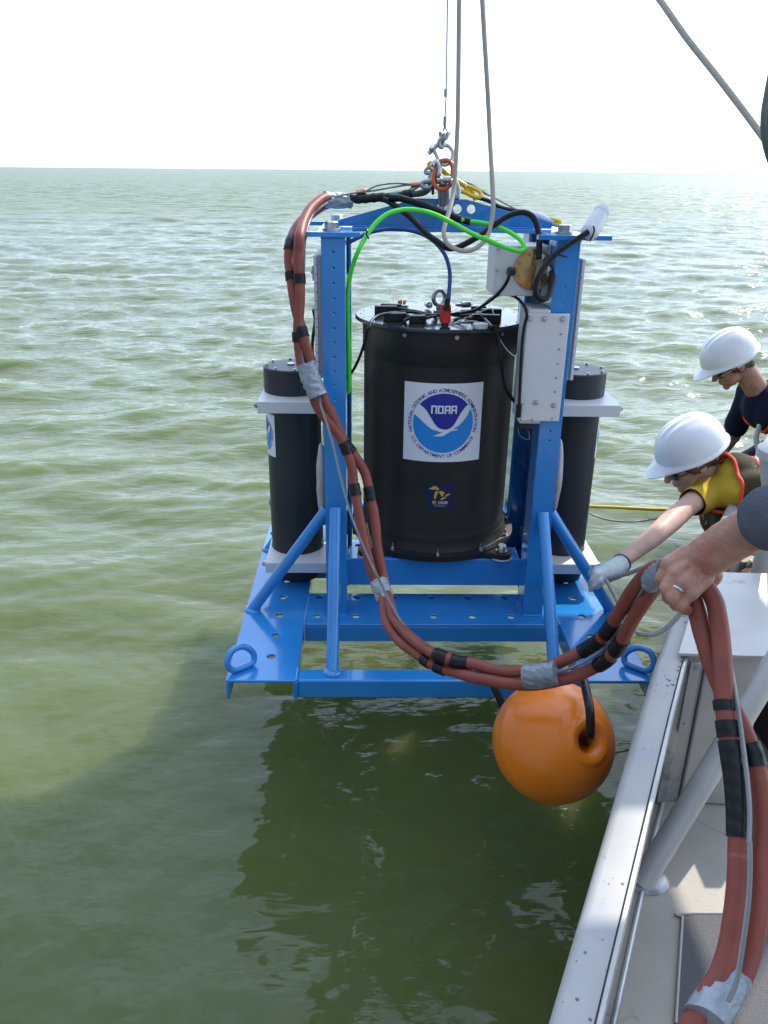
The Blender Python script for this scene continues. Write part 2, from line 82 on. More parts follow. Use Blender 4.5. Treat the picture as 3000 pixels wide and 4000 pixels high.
 'hoist_wire': [(0.1535, 2.5003, 2.3033),(0.1579, 2.5021, 2.1797),(0.1628, 2.4992, 1.9641),(0.1623, 2.4992, 1.9219),(0.162, 2.499, 1.8947),(0.162, 2.4988, 1.8712)],
 'wire_ferr': [[(0.1617, 2.4992, 1.9686),(0.1617, 2.4991, 1.9488)], [(0.1622, 2.4989, 1.8993),(0.1623, 2.4988, 1.8759)]],
 'wire_eye': [(0.1627, 2.4988, 1.8766),(0.1598, 2.4952, 1.8682),(0.1583, 2.4904, 1.8569),(0.1638, 2.4844, 1.843),(0.1699, 2.4868, 1.8486),(0.1713, 2.4904, 1.8571),(0.1659, 2.4952, 1.8682),(0.1627, 2.4988, 1.8766)],
 's_small_bow': [(0.1599, 2.4787, 1.8565),(0.1574, 2.4809, 1.8442),(0.1487, 2.4844, 1.8387),(0.1474, 2.4863, 1.8276),(0.1535, 2.4884, 1.8201),(0.1594, 2.4905, 1.8279),(0.1593, 2.4934, 1.8377),(0.1538, 2.4952, 1.8446),(0.152, 2.4985, 1.8558)],
 's_small_pin': [(0.1479, 2.4684, 1.8547),(0.1764, 2.509, 1.8585)],
 's_big_pin': [(0.1558, 2.4985, 1.8378),(0.1468, 2.4983, 1.8308),(0.1333, 2.4974, 1.818),(0.1227, 2.4978, 1.8123)],
 's_big_eye': [(0.1258, 2.4879, 1.8219),(0.1251, 2.4978, 1.811),(0.1175, 2.4977, 1.8046)],
 's_big_bow': [(0.1623, 2.4986, 1.826),(0.1747, 2.4985, 1.8247),(0.1849, 2.4945, 1.8142),(0.1881, 2.4901, 1.8029),(0.1852, 2.4845, 1.7887),(0.1768, 2.481, 1.7795),(0.1646, 2.4795, 1.7751),(0.1553, 2.4811, 1.7779),(0.1475, 2.4848, 1.7856),(0.1428, 2.49, 1.7969),(0.1382, 2.494, 1.8054),(0.1335, 2.498, 1.8138)],
 'orange': [(0.1625, 2.4785, 1.7864),(0.1748, 2.4779, 1.785),(0.1841, 2.474, 1.7759),(0.1874, 2.4673, 1.7604),(0.1852, 2.4594, 1.742),(0.1815, 2.4528, 1.7265),(0.1724, 2.4479, 1.7151),(0.1602, 2.4457, 1.7101),(0.1478, 2.4466, 1.7121),(0.137, 2.4502, 1.7205),(0.1323, 2.4562, 1.7346),(0.1352, 2.4635, 1.7515),(0.1396, 2.4702, 1.7671),(0.1487, 2.4763, 1.7813),(0.1625, 2.4785, 1.7864)],
 's_mid_bow': [(0.1526, 2.4881, 1.7358),(0.1425, 2.4746, 1.7359),(0.1472, 2.458, 1.7488),(0.1494, 2.4632, 1.7629),(0.1453, 2.4683, 1.777),(0.1376, 2.4704, 1.7833),(0.1315, 2.4678, 1.7783),(0.13, 2.4648, 1.7712)],
 's_low_bow1': [(0.1622, 2.498, 1.6613),(0.1586, 2.488, 1.6793),(0.1563, 2.4764, 1.7),(0.1566, 2.4663, 1.7175),(0.1618, 2.4582, 1.7291),(0.1682, 2.4661, 1.7176),(0.1719, 2.4764, 1.7001),(0.1719, 2.4881, 1.6794),(0.1701, 2.4982, 1.6613)],
 's_low_pin': [(0.1534, 2.5078, 1.6578),(0.1753, 2.4782, 1.6563)],
 's_right_bow': [(0.1809, 2.4486, 1.735),(0.187, 2.4434, 1.7252),(0.1947, 2.4367, 1.7127),(0.1978, 2.4308, 1.7015),(0.1963, 2.425, 1.6902),(0.2008, 2.4252, 1.6917),(0.2029, 2.4295, 1.7044),(0.2004, 2.4342, 1.7184),(0.194, 2.4389, 1.7324)],
 's_pins': [[(0.1386, 2.4578, 1.7325),(0.1592, 2.4682, 1.7346)], [(0.1593, 2.4482, 1.7377),(0.1808, 2.4486, 1.7364)]],
 's_left_bow': [(0.1352, 2.5279, 1.7614),(0.1211, 2.5325, 1.7671),(0.1126, 2.531, 1.7598),(0.1151, 2.529, 1.7526),(0.1262, 2.5306, 1.7527),(0.1326, 2.5299, 1.7483),(0.1248, 2.5283, 1.741),(0.1329, 2.5277, 1.7367)],
 's_left2': [(0.1382, 2.4778, 1.7301),(0.1165, 2.4793, 1.7313),(0.0995, 2.4775, 1.7255),(0.1059, 2.4738, 1.7155),(0.1246, 2.474, 1.7142),(0.1354, 2.4777, 1.7214)],
 'dark_tag': [(0.1328, 2.4576, 1.7217),(0.1316, 2.4576, 1.7089),(0.1328, 2.4575, 1.696)],
 'yellow_bar': [(0.1604, 2.5284, 1.7631),(0.1766, 2.5279, 1.7502),(0.1929, 2.5277, 1.7387),(0.2091, 2.5284, 1.73),(0.2303, 2.5296, 1.7199)],
 'yellow_loop': [(0.1576, 2.5283, 1.7544),(0.1369, 2.5306, 1.7614),(0.1258, 2.5326, 1.7672),(0.1226, 2.5366, 1.7773),(0.1288, 2.5373, 1.7795),(0.1399, 2.5361, 1.7774),(0.1509, 2.5332, 1.7717),(0.162, 2.5284, 1.7616)],
 'yellow_fork': [(0.2134, 2.5292, 1.7065),(0.2341, 2.5253, 1.6994),(0.2547, 2.5207, 1.6908),(0.2737, 2.5195, 1.6896),(0.2752, 2.524, 1.7013),(0.2575, 2.5275, 1.7113),(0.2335, 2.5296, 1.7185)],
 'yellow_x': [[(0.2304, 2.5296, 1.717),(0.2377, 2.5297, 1.6993)], [(0.2449, 2.5298, 1.7141),(0.236, 2.5296, 1.7008)], [(0.2449, 2.5298, 1.7141),(0.2571, 2.53, 1.6936)], [(0.2571, 2.53, 1.6936),(0.2611, 2.53, 1.6787)]],
 'lanyard': [(0.2081, 2.5592, 1.737),(0.2278, 2.5607, 1.7312),(0.2524, 2.5621, 1.7225),(0.2772, 2.562, 1.7093),(0.3022, 2.5614, 1.6946),(0.3148, 2.562, 1.69),(0.3578, 2.5623, 1.6688),(0.3963, 2.5626, 1.6505)],
 'lanyard2': [(0.2113, 2.5793, 1.7383),(0.2378, 2.5801, 1.7266),(0.2627, 2.5802, 1.7133),(0.2878, 2.5802, 1.7),(0.3095, 2.5811, 1.6911)],
 'strap': [(0.2675, 2.5502, 1.6871),(0.3051, 2.5513, 1.6774),(0.3334, 2.5493, 1.6626),(0.3664, 2.5503, 1.6542),(0.3995, 2.5527, 1.6492)],
 'white_bag': [(0.3963, 2.5326, 1.6509),(0.4198, 2.5332, 1.6446),(0.4529, 2.535, 1.6383),(0.4814, 2.5346, 1.6278),(0.5004, 2.5346, 1.6214)],
 'yellow_end': [(0.4857, 2.5343, 1.63),(0.5047, 2.5349, 1.6258),(0.5189, 2.5349, 1.6215),(0.5146, 2.5331, 1.6151),(0.4988, 2.5345, 1.6136)],
 'blue_cord': [(0.4943, 2.5344, 1.6127),(0.5182, 2.5017, 1.6083),(0.5393, 2.4681, 1.6),(0.5599, 2.4356, 1.593)],
 'rope_u': [(0.1802, 2.4107, 2.2938),(0.183, 2.4154, 2.1654),(0.1908, 2.4157, 1.9242),(0.1914, 2.4137, 1.8409),(0.1903, 2.411, 1.7631),(0.1869, 2.4087, 1.7074),(0.1755, 2.3738, 1.6602),(0.1635, 2.3476, 1.6251),(0.1589, 2.3277, 1.5981),(0.1706, 2.3163, 1.5728),(0.2027, 2.309, 1.5574),(0.2368, 2.3091, 1.5589),(0.2664, 2.3165, 1.5776),(0.2852, 2.3302, 1.6111),(0.2922, 2.3404, 1.6626),(0.2893, 2.3513, 1.7173),(0.2817, 2.3664, 1.7946),(0.2747, 2.381, 1.8706),(0.2656, 2.3834, 1.9518),(0.2397, 2.3847, 2.1607),(0.2252, 2.3816, 2.2877)],
 'bottle': [(0.5499, 2.2755, 1.6123),(0.5606, 2.2925, 1.6271),(0.5795, 2.3189, 1.6495),(0.5923, 2.3365, 1.6646)],
 'bottle_tie': [(0.5494, 2.2455, 1.6275),(0.5531, 2.2452, 1.6159),(0.549, 2.245, 1.6003),(0.5437, 2.2452, 1.5893)],
 'zip_green': [(-0.0547, 2.2535, 1.6189),(-0.0506, 2.2335, 1.6109),(-0.0532, 2.2426, 1.6009),(-0.0473, 2.2535, 1.5908)],
 'zip_post': [(0.4505, 2.2433, 1.5561),(0.4675, 2.2481, 1.5526),(0.4894, 2.254, 1.5473)],
 'buoy_c': (0.4335, 1.6285, 0.433),
 'buoy_hole': (0.494, 1.5263, 0.5168),
 'buoy_hose': [(0.2972, 1.8138, 0.4842),(0.3134, 1.7956, 0.452),(0.3381, 1.7684, 0.4039)],
 'buoy_hose2': [(0.4932, 1.6305, 0.615),(0.4859, 1.5662, 0.6174),(0.4826, 1.5217, 0.6101),(0.4837, 1.5071, 0.581),(0.4858, 1.507, 0.5505),(0.4946, 1.5472, 0.497)],
 'yellow_line': [(0.8197, 2.9522, 0.5249),(0.9162, 2.9323, 0.5298),(1.0114, 2.912, 0.5338),(1.0717, 2.8989, 0.5362),(1.2109, 2.8706, 0.5474),(1.2839, 2.8564, 0.5552)],
 'yellow_grey': [(1.2148, 2.8738, 0.545),(1.2458, 2.8651, 0.5501)],
 'grey_wire': [(0.7908, 2.851, 0.5426),(0.8285, 2.8304, 0.5316),(0.8784, 2.8084, 0.5268),(0.9399, 2.7863, 0.5319),(1.0003, 2.7686, 0.547),(1.0596, 2.7529, 0.5677)],
 'white_rope': [(0.6814, 2.1704, 0.6052),(0.7031, 2.1574, 0.6234),(0.7371, 2.1355, 0.6486),(0.7736, 2.1119, 0.6821),(0.8087, 2.0883, 0.7162),(0.881, 2.0304, 0.7583),(0.7751, 1.9725, 0.7778),(0.9671, 2.059, 0.7803),(1.0215, 2.0828, 0.7812)],
 'white_rope2': [(0.6841, 2.1715, 0.6077),(0.6781, 2.091, 0.6208),(0.6693, 2.0049, 0.6361),(0.6539, 1.9008, 0.6558),(0.637, 1.7979, 0.6785),(0.6309, 1.7225, 0.7024),(0.6573, 1.7117, 0.6975),(0.6855, 1.7065, 0.7061),(0.7089, 1.7064, 0.7269),(0.7277, 1.7081, 0.7515),(0.7421, 1.7109, 0.7777),(0.749, 1.7162, 0.8146)],
 'corner_rope': [(0.7201, 2.5962, 2.2302),(0.7458, 2.5603, 2.1913),(0.8, 2.4714, 2.094),(0.856, 2.3872, 2.0056),(0.9087, 2.3024, 1.918),(0.9465, 2.2374, 1.8516),(0.9675, 2.1996, 1.8136)],
 'tube': [(0.632, 1.407, 0.2),(0.7653, 1.5036, 0.4463),(0.9114, 1.5943, 0.6575),(1.0409, 1.675, 0.8453)],
 'bollard': [(1.1298, 2.2267, 0.9896),(1.1535, 2.1719, 0.862)],
 'padeye': [(-0.58, -0.6039, 0.0106),(-0.611, -0.5777, -0.0136),(-0.6283, -0.541, -0.0109),(-0.628, -0.5027, -0.0055),(-0.6107, -0.4627, -0.0077),(-0.5954, -0.4442, -0.0215),(-0.5712, -0.4168, -0.0554),(-0.569, -0.4045, -0.0864),(-0.58, -0.3938, -0.1101)],
 'm_head': (1.6663, 3.8792, 0.9095),
 'm_pts': [(1.7936, 3.8574, 0.8082),(1.8598, 3.8134, 0.7564),(1.9741, 4.0453, 0.7894),(1.7628, 3.6068, 0.7315),(2.1142, 3.8236, 0.5266)],
 'w_head': (1.164, 2.8416, 0.7742),
 'w_pts': [(1.2701, 2.8155, 0.7134),(1.3337, 2.7716, 0.6618),(1.2349, 2.8186, 0.6446),(1.3288, 2.623, 0.7719),(1.6163, 2.8458, 0.5306)],
 'w_arm': [(1.2083, 2.7897, 0.6533),(1.0702, 2.6331, 0.6434),(0.9229, 2.4695, 0.6174),(0.772, 2.3419, 0.5737)],
 'w_glove': [(0.7779, 2.3419, 0.5738),(0.746, 2.2993, 0.5759),(0.7063, 2.2591, 0.5836),(0.6673, 2.2212, 0.5968)],
 'w_fing': [[(0.7032, 2.2736, 0.592),(0.6725, 2.2457, 0.6029),(0.6621, 2.2601, 0.5858),(0.6686, 2.2922, 0.5594)], [(0.6922, 2.2424, 0.5954),(0.662, 2.2035, 0.6061),(0.65, 2.1969, 0.5907),(0.6509, 2.2091, 0.5685)], [(0.6951, 2.238, 0.5851),(0.6677, 2.1969, 0.5909),(0.654, 2.1904, 0.5755),(0.6484, 2.1952, 0.5615)], [(0.7064, 2.2447, 0.5753),(0.6815, 2.2114, 0.5738),(0.6676, 2.2069, 0.5635)], [(0.7259, 2.2903, 0.5803),(0.7057, 2.3037, 0.5861),(0.6911, 2.3108, 0.5772)]],
 'arm': [(0.4846, 1.1381, 1.1918),(0.4989, 1.1343, 1.1955),(0.5124, 1.1283, 1.2068),(0.532, 1.1138, 1.2365),(0.5468, 1.0933, 1.2648),(0.5588, 1.0709, 1.2886)],
 'sleeve': [(0.5543, 1.0824, 1.2774),(0.5639, 1.0558, 1.3042),(0.5699, 1.0243, 1.3321)],
 'fing': [[(0.4802, 1.14, 1.1962),(0.4482, 1.1227, 1.1914),(0.4409, 1.12, 1.1698),(0.459, 1.1428, 1.1393),(0.4827, 1.1716, 1.1177)], [(0.4883, 1.1323, 1.1907),(0.4549, 1.1075, 1.1837),(0.4419, 1.0971, 1.1647),(0.4577, 1.1189, 1.1343),(0.4861, 1.1526, 1.1115)], [(0.4949, 1.1234, 1.1827),(0.4635, 1.0955, 1.1736),(0.4492, 1.0853, 1.155),(0.4655, 1.1057, 1.1289),(0.4942, 1.1403, 1.108)], [(0.5068, 1.1234, 1.1702),(0.4782, 1.0913, 1.1588),(0.4654, 1.0842, 1.1422),(0.4802, 1.1, 1.1233),(0.5054, 1.1339, 1.1058)]],
 'thumb': [(0.5283, 1.1468, 1.1612),(0.533, 1.1753, 1.1262),(0.5308, 1.207, 1.0986),(0.5174, 1.2113, 1.0961)],
 'palm': [(0.5375, 1.1358, 1.1989),(0.5122, 1.1386, 1.1878),(0.4879, 1.1389, 1.181),(0.4982, 1.1307, 1.1694),(0.52, 1.1324, 1.1783),(0.4692, 1.1288, 1.1701),(0.4869, 1.1204, 1.1556)],
}

# ------------------------------------------------------------------ materials
def mat(name, col, rough=.5, metal=0, var=.08, vscale=6, bump=0, bscale=60, rvar=.08, spec=.5, coat=0, sss=0, dirt=None, dscale=9, dlo=.62, trans=0, alpha=1, stretch=None):
    m = bpy.data.materials.new(name); m.use_nodes = True; nt = m.node_tree; b = nt.nodes['Principled BSDF']
    L = nt.links.new; N = nt.nodes.new
    tc = N('ShaderNodeTexCoord'); src = tc.outputs['Object']
    if stretch:
        mpn = N('ShaderNodeMapping'); mpn.inputs['Scale'].default_value = stretch; L(src, mpn.inputs[0]); src = mpn.outputs[0]
    n1 = N('ShaderNodeTexNoise'); n1.inputs['Scale'].default_value = vscale; n1.inputs['Detail'].default_value = 5; L(src, n1.inputs['Vector'])
    r = N('ShaderNodeMapRange'); r.inputs[1].default_value = .3; r.inputs[2].default_value = .7; r.inputs[3].default_value = 1 - var; r.inputs[4].default_value = 1 + var; L(n1.outputs['Fac'], r.inputs[0])
    h = N('ShaderNodeHueSaturation'); h.inputs['Color'].default_value = (*col, 1); L(r.outputs[0], h.inputs['Value'])
    out = h.outputs[0]
    if dirt:
        n2 = N('ShaderNodeTexNoise'); n2.inputs['Scale'].default_value = dscale; n2.inputs['Detail'].default_value = 8; n2.inputs['Roughness'].default_value = .7; L(src, n2.inputs['Vector'])
        cr = N('ShaderNodeMapRange'); cr.inputs[1].default_value = dlo; cr.inputs[2].default_value = dlo + .1; L(n2.outputs['Fac'], cr.inputs[0])
        mm = N('ShaderNodeMix'); mm.data_type = 'RGBA'; mm.inputs[7].default_value = (*dirt, 1); L(cr.outputs[0], mm.inputs[0]); L(out, mm.inputs[6]); out = mm.outputs[2]
    L(out, b.inputs['Base Color'])
    rr = N('ShaderNodeMapRange'); rr.inputs[3].default_value = max(0, rough - rvar); rr.inputs[4].default_value = min(1, rough + rvar); L(n1.outputs['Fac'], rr.inputs[0]); L(rr.outputs[0], b.inputs['Roughness'])
    b.inputs['Metallic'].default_value = metal; b.inputs['Specular IOR Level'].default_value = spec; b.inputs['Coat Weight'].default_value = coat; b.inputs['Coat Roughness'].default_value = .05
    if sss: b.inputs['Subsurface Weight'].default_value = sss; b.inputs['Subsurface Radius'].default_value = (.012, .005, .003); b.inputs['Subsurface Scale'].default_value = 1
    if trans: b.inputs['Transmission Weight'].default_value = trans
    b.inputs['Alpha'].default_value = alpha
    if bump:
        n3 = N('ShaderNodeTexNoise'); n3.inputs['Scale'].default_value = bscale; n3.inputs['Detail'].default_value = 4; L(src, n3.inputs['Vector'])
        bp = N('ShaderNodeBump'); bp.inputs['Strength'].default_value = bump; bp.inputs['Distance'].default_value = .003; L(n3.outputs['Fac'], bp.inputs['Height']); L(bp.outputs[0], b.inputs['Normal'])
    return m
def wrapmat(name, col, rough, scale, axis_mix=.5, metal=0, strength=.6, dark=.6, dist=.002, spec=.5):
    """diagonal strand pattern for ropes, wires and taped wraps, running in object space"""
    m = mat(name, col, rough, metal, spec=spec); nt = m.node_tree; b = nt.nodes['Principled BSDF']; L = nt.links.new; N = nt.nodes.new
    uv = N('ShaderNodeUVMap'); uv.uv_map = 'UVMap'
    w = N('ShaderNodeTexWave'); w.bands_direction = 'DIAGONAL'; w.inputs['Scale'].default_value = scale; w.inputs['Distortion'].default_value = axis_mix; w.inputs['Detail'].default_value = 1; L(uv.outputs[0], w.inputs['Vector'])
    bp = N('ShaderNodeBump'); bp.inputs['Strength'].default_value = strength; bp.inputs['Distance'].default_value = dist; L(w.outputs['Fac'], bp.inputs['Height']); L(bp.outputs[0], b.inputs['Normal'])
    src = b.inputs['Base Color'].links[0].from_socket
    mm = N('ShaderNodeMix'); mm.data_type = 'RGBA'; mm.blend_type = 'MULTIPLY'; mm.inputs[0].default_value = 1
    r = N('ShaderNodeMapRange'); r.inputs[3].default_value = dark; r.inputs[4].default_value = 1.1; L(w.outputs['Fac'], r.inputs[0]); L(src, mm.inputs[6]); L(r.outputs[0], mm.inputs[7]); L(mm.outputs[2], b.inputs['Base Color'])
    return m
BLUE = mat('blue_enamel', (.024, .222, .56), .17, var=.1, vscale=5, coat=.5, bump=.1, bscale=35, dirt=(.05, .06, .08), dscale=26, dlo=.7)
BLACKP = mat('black_plastic', (.02, .019, .016), .45, var=.25, vscale=4, bump=.12, bscale=60, dirt=(.035, .032, .025), dscale=6, dlo=.6, spec=.35, rvar=.12)
GREYP = mat('charcoal_pvc', (.024, .028, .032), .42, var=.15, vscale=5, bump=.1, bscale=90, spec=.38)
LIDM = mat('lid_plastic', (.03, .031, .034), .14, rvar=.05, spec=.55, var=.2, vscale=9, bump=.05, bscale=50, dirt=(.1, .1, .1), dscale=12, dlo=.66)
WHITEP = mat('white_hdpe', (.66, .655, .64), .42, var=.04, vscale=9, bump=.1, bscale=120, dirt=(.4, .36, .3), dscale=22, dlo=.7, sss=.05)
STEEL = mat('stainless_steel', (.5, .5, .49), .3, 1, var=.15, vscale=40, rvar=.12)
GALV = mat('galvanised_steel', (.36, .38, .4), .42, 1, var=.25, vscale=50, bump=.3, bscale=150, rvar=.15)
COPPER = mat('copper', (.62, .27, .16), .38, 1, var=.2, vscale=80, rvar=.15)
BRASS = mat('zinc_plated_flange', (.5, .33, .13), .3, .85, var=.3, vscale=14, rvar=.12, dirt=(.5, .17, .08), dscale=13, dlo=.52)
FITTING = mat('dull_brass_fitting', (.3, .26, .17), .4, .8, var=.2, vscale=40)
RED = mat('red_rubber_hose', (.235, .058, .038), .48, var=.14, vscale=25, bump=.15, bscale=200, dirt=(.17, .07, .055), dscale=30, dlo=.62, spec=.35)
TAPE = wrapmat('black_tape', (.009, .009, .01), .34, 28, .8, strength=.35, dark=.8, spec=.3)
DUCT = mat('silver_duct_tape', (.27, .3, .33), .36, .35, var=.12, vscale=50, bump=.9, bscale=45, rvar=.12, stretch=(1, 1, .35))
GREENC = mat('green_hose', (.09, .75, .05), .38, var=.06, vscale=30, spec=.4)
BLUEC = mat('blue_cable', (.01, .06, .22), .35, var=.1)
BLACKC = mat('black_cable', (.008, .0085, .009), .36, spec=.3, var=.2, vscale=30, bump=.1, bscale=200)
WIRE = wrapmat('steel_wire_rope', (.45, .46, .46), .38, 260, 0, metal=.8, strength=.9, dark=.35, dist=.001)
ROPE = wrapmat('tan_braided_rope', (.55, .49, .4), .85, 150, 1.2, strength=.6, dark=.75, spec=.2)
WROPE = wrapmat('white_twisted_rope', (.6, .58, .53), .75, 130, 0, strength=1, dark=.45, dist=.004, spec=.25)
YROPE = mat('yellow_rope', (.8, .52, .02), .55, var=.1, vscale=60, bump=.5, bscale=300, dirt=(.5, .06, .02), dscale=55, dlo=.6)
YELLOW = mat('yellow_painted_steel', (.85, .55, .01), .35, var=.1, vscale=30, dirt=(.45, .08, .02), dscale=70, dlo=.62)
ORANGE = mat('orange_painted_steel', (.55, .1, .025), .38, var=.1, vscale=40)
BUOYM = mat('orange_vinyl', (.8, .2, .007), .32, var=.1, vscale=5, bump=.1, bscale=40, dirt=(.55, .17, .03), dscale=16, dlo=.62, sss=.08, spec=.5, coat=.15)
REDP = mat('red_plastic', (.55, .015, .012), .35, var=.06)
ZINC = mat('zinc_anode', (.42, .41, .39), .65, .3, var=.2, vscale=30, bump=.7, bscale=60)
GREYBOX = mat('grey_slotted_plastic', (.58, .59, .6), .5, var=.06)
ALU = mat('weathered_aluminium', (.46, .46, .45), .42, .55, var=.14, vscale=5, bump=.15, bscale=80, dirt=(.24, .24, .25), dscale=4, dlo=.5, rvar=.1)
ALUP = mat('painted_aluminium', (.5, .49, .465), .45, .25, var=.1, vscale=7, bump=.08, bscale=60, dirt=(.26, .26, .28), dscale=8, dlo=.6)
GUN = None
DECK = mat('grey_beige_deck', (.37, .335, .28), .7, .1, var=.14, vscale=4, bump=.3, bscale=90, dirt=(.16, .14, .12), dscale=3.5, dlo=.58)
MATM = mat('dark_nonslip_mat', (.07, .065, .07), .62, var=.3, vscale=300, bump=1, bscale=330, spec=.7)
CREAM = mat('cream_post', (.5, .49, .45), .5, var=.06, dirt=(.3, .28, .24), dscale=12, dlo=.6)
SKIN = mat('skin', (.4, .205, .14), .5, var=.16, vscale=30, bump=.5, bscale=170, sss=.1, dirt=(.36, .14, .1), dscale=18, dlo=.52, spec=.4)
SKIN2 = mat('fair_skin', (.58, .35, .27), .55, var=.12, vscale=18, bump=.1, bscale=130, sss=.12, spec=.4)
HAIR = mat('brown_hair', (.06, .03, .016), .5, var=.4, vscale=25, bump=1, bscale=160, stretch=(1, 1, .3))
HAIR2 = mat('light_brown_hair', (.12, .065, .035), .5, var=.4, vscale=25, bump=1, bscale=160, stretch=(.4, 1, .4))
HELM = mat('white_hard_hat', (.76, .77, .78), .26, var=.03, coat=.3, dirt=(.55, .5, .45), dscale=16, dlo=.66)
HELM2 = mat('scuffed_white_hard_hat', (.74, .75, .76), .3, var=.05, coat=.3, dirt=(.3, .21, .15), dscale=24, dlo=.63)
NAVY = mat('navy_cotton', (.008, .014, .035), .9, var=.15, bump=.5, bscale=14, spec=.2)
YSHIRT = mat('yellow_cotton', (.58, .4, .045), .9, var=.06, bump=.7, bscale=16, spec=.2)
GREYSH = mat('grey_cotton', (.09, .095, .12), .92, var=.2, bump=.8, bscale=200, spec=.2)
TROUS = mat('dark_trousers', (.03, .035, .05), .9, var=.15, bump=.4, bscale=20, spec=.2)
KHAKI = mat('khaki_shorts', (.25, .22, .16), .9, var=.1, bump=.4, bscale=20, spec=.2)
BOOT = mat('black_boot_leather', (.02, .02, .02), .5)
VTRIM = mat('orange_vest_trim', (.8, .06, .015), .7, var=.08)
REFL = mat('silver_reflective_band', (.62, .64, .66), .35, .3)
GLOVE = mat('pale_grey_glove', (.45, .49, .5), .7, var=.1, bump=.4, bscale=60)
GLASS = mat('dark_lens', (.01, .01, .012), .08, spec=.8)
GOLD = mat('gold_temple', (.6, .5, .35), .3, .8)
CANVAS = mat('dark_green_canvas', (.05, .065, .045), .75, var=.25, vscale=8, bump=.6, bscale=12, stretch=(1, 1, .4))
CLEARP = mat('frosted_plastic', (.75, .76, .78), .45, var=.02, trans=.25)
MESHV = mat('dark_mesh_fabric', (.05, .045, .02), .8, var=.2, spec=.2)
def mesh_holes(m, scale=170):
    nt = m.node_tree; b = nt.nodes['Principled BSDF']; N = nt.nodes.new; L = nt.links.new
    tc = N('ShaderNodeTexCoord'); v = N('ShaderNodeTexVoronoi'); v.inputs['Scale'].default_value = scale; v.inputs['Randomness'].default_value = .15; L(tc.outputs['Object'], v.inputs['Vector'])
    r = N('ShaderNodeMath'); r.operation = 'GREATER_THAN'; r.inputs[1].default_value = .22; L(v.outputs['Distance'], r.inputs[0]); L(r.outputs[0], b.inputs['Alpha'])
mesh_holes(MESHV)
WPRINT = mat('white_vinyl', (.78, .79, .8), .3, var=.02)
P_DARK = mat('print_dark_blue', (.012, .02, .3), .3, var=.02)
P_LIGHT = mat('print_light_blue', (.005, .25, .68), .3, var=.02)
P_NAVY = mat('print_navy', (.006, .018, .075), .3, var=.02)
P_GOLD = mat('print_gold', (.62, .4, .03), .4, var=.04)
def gunwale_mat():
    m = mat('gunwale_aluminium', (.4, .385, .365), .55, .08, var=.08, vscale=6, bump=.1, bscale=90, dirt=(.36, .36, .38), dscale=7, dlo=.55)
    nt = m.node_tree; b = nt.nodes['Principled BSDF']; N = nt.nodes.new; L = nt.links.new
    src = b.inputs['Base Color'].links[0].from_socket
    tc = N('ShaderNodeTexCoord'); v = N('ShaderNodeTexVoronoi'); v.inputs['Scale'].default_value = 75; L(tc.outputs['Object'], v.inputs['Vector'])
    n = N('ShaderNodeTexNoise'); n.inputs['Scale'].default_value = 5; n.inputs['Detail'].default_value = 3; L(tc.outputs['Object'], n.inputs['Vector'])
    sp = N('ShaderNodeSeparateXYZ'); L(tc.outputs['Object'], sp.inputs[0])
    ex = N('ShaderNodeMapRange'); ex.inputs[1].default_value = -.01; ex.inputs[2].default_value = .055; ex.inputs[3].default_value = -.02; ex.inputs[4].default_value = .42; L(sp.outputs[0], ex.inputs[0])
    nn = N('ShaderNodeMapRange'); nn.inputs[1].default_value = .52; nn.inputs[2].default_value = .6; L(n.outputs['Fac'], nn.inputs[0])
    th = N('ShaderNodeMath'); th.operation = 'MULTIPLY'; L(ex.outputs[0], th.inputs[0]); L(nn.outputs[0], th.inputs[1])
    lt = N('ShaderNodeMath'); lt.operation = 'LESS_THAN'; L(v.outputs['Distance'], lt.inputs[0]); L(th.outputs[0], lt.inputs[1])
    mm = N('ShaderNodeMix'); mm.data_type = 'RGBA'; mm.inputs[7].default_value = (.12, .12, .14, 1); L(lt.outputs[0], mm.inputs[0]); L(src, mm.inputs[6]); L(mm.outputs[2], b.inputs['Base Color'])
    return m
GUN = gunwale_mat()

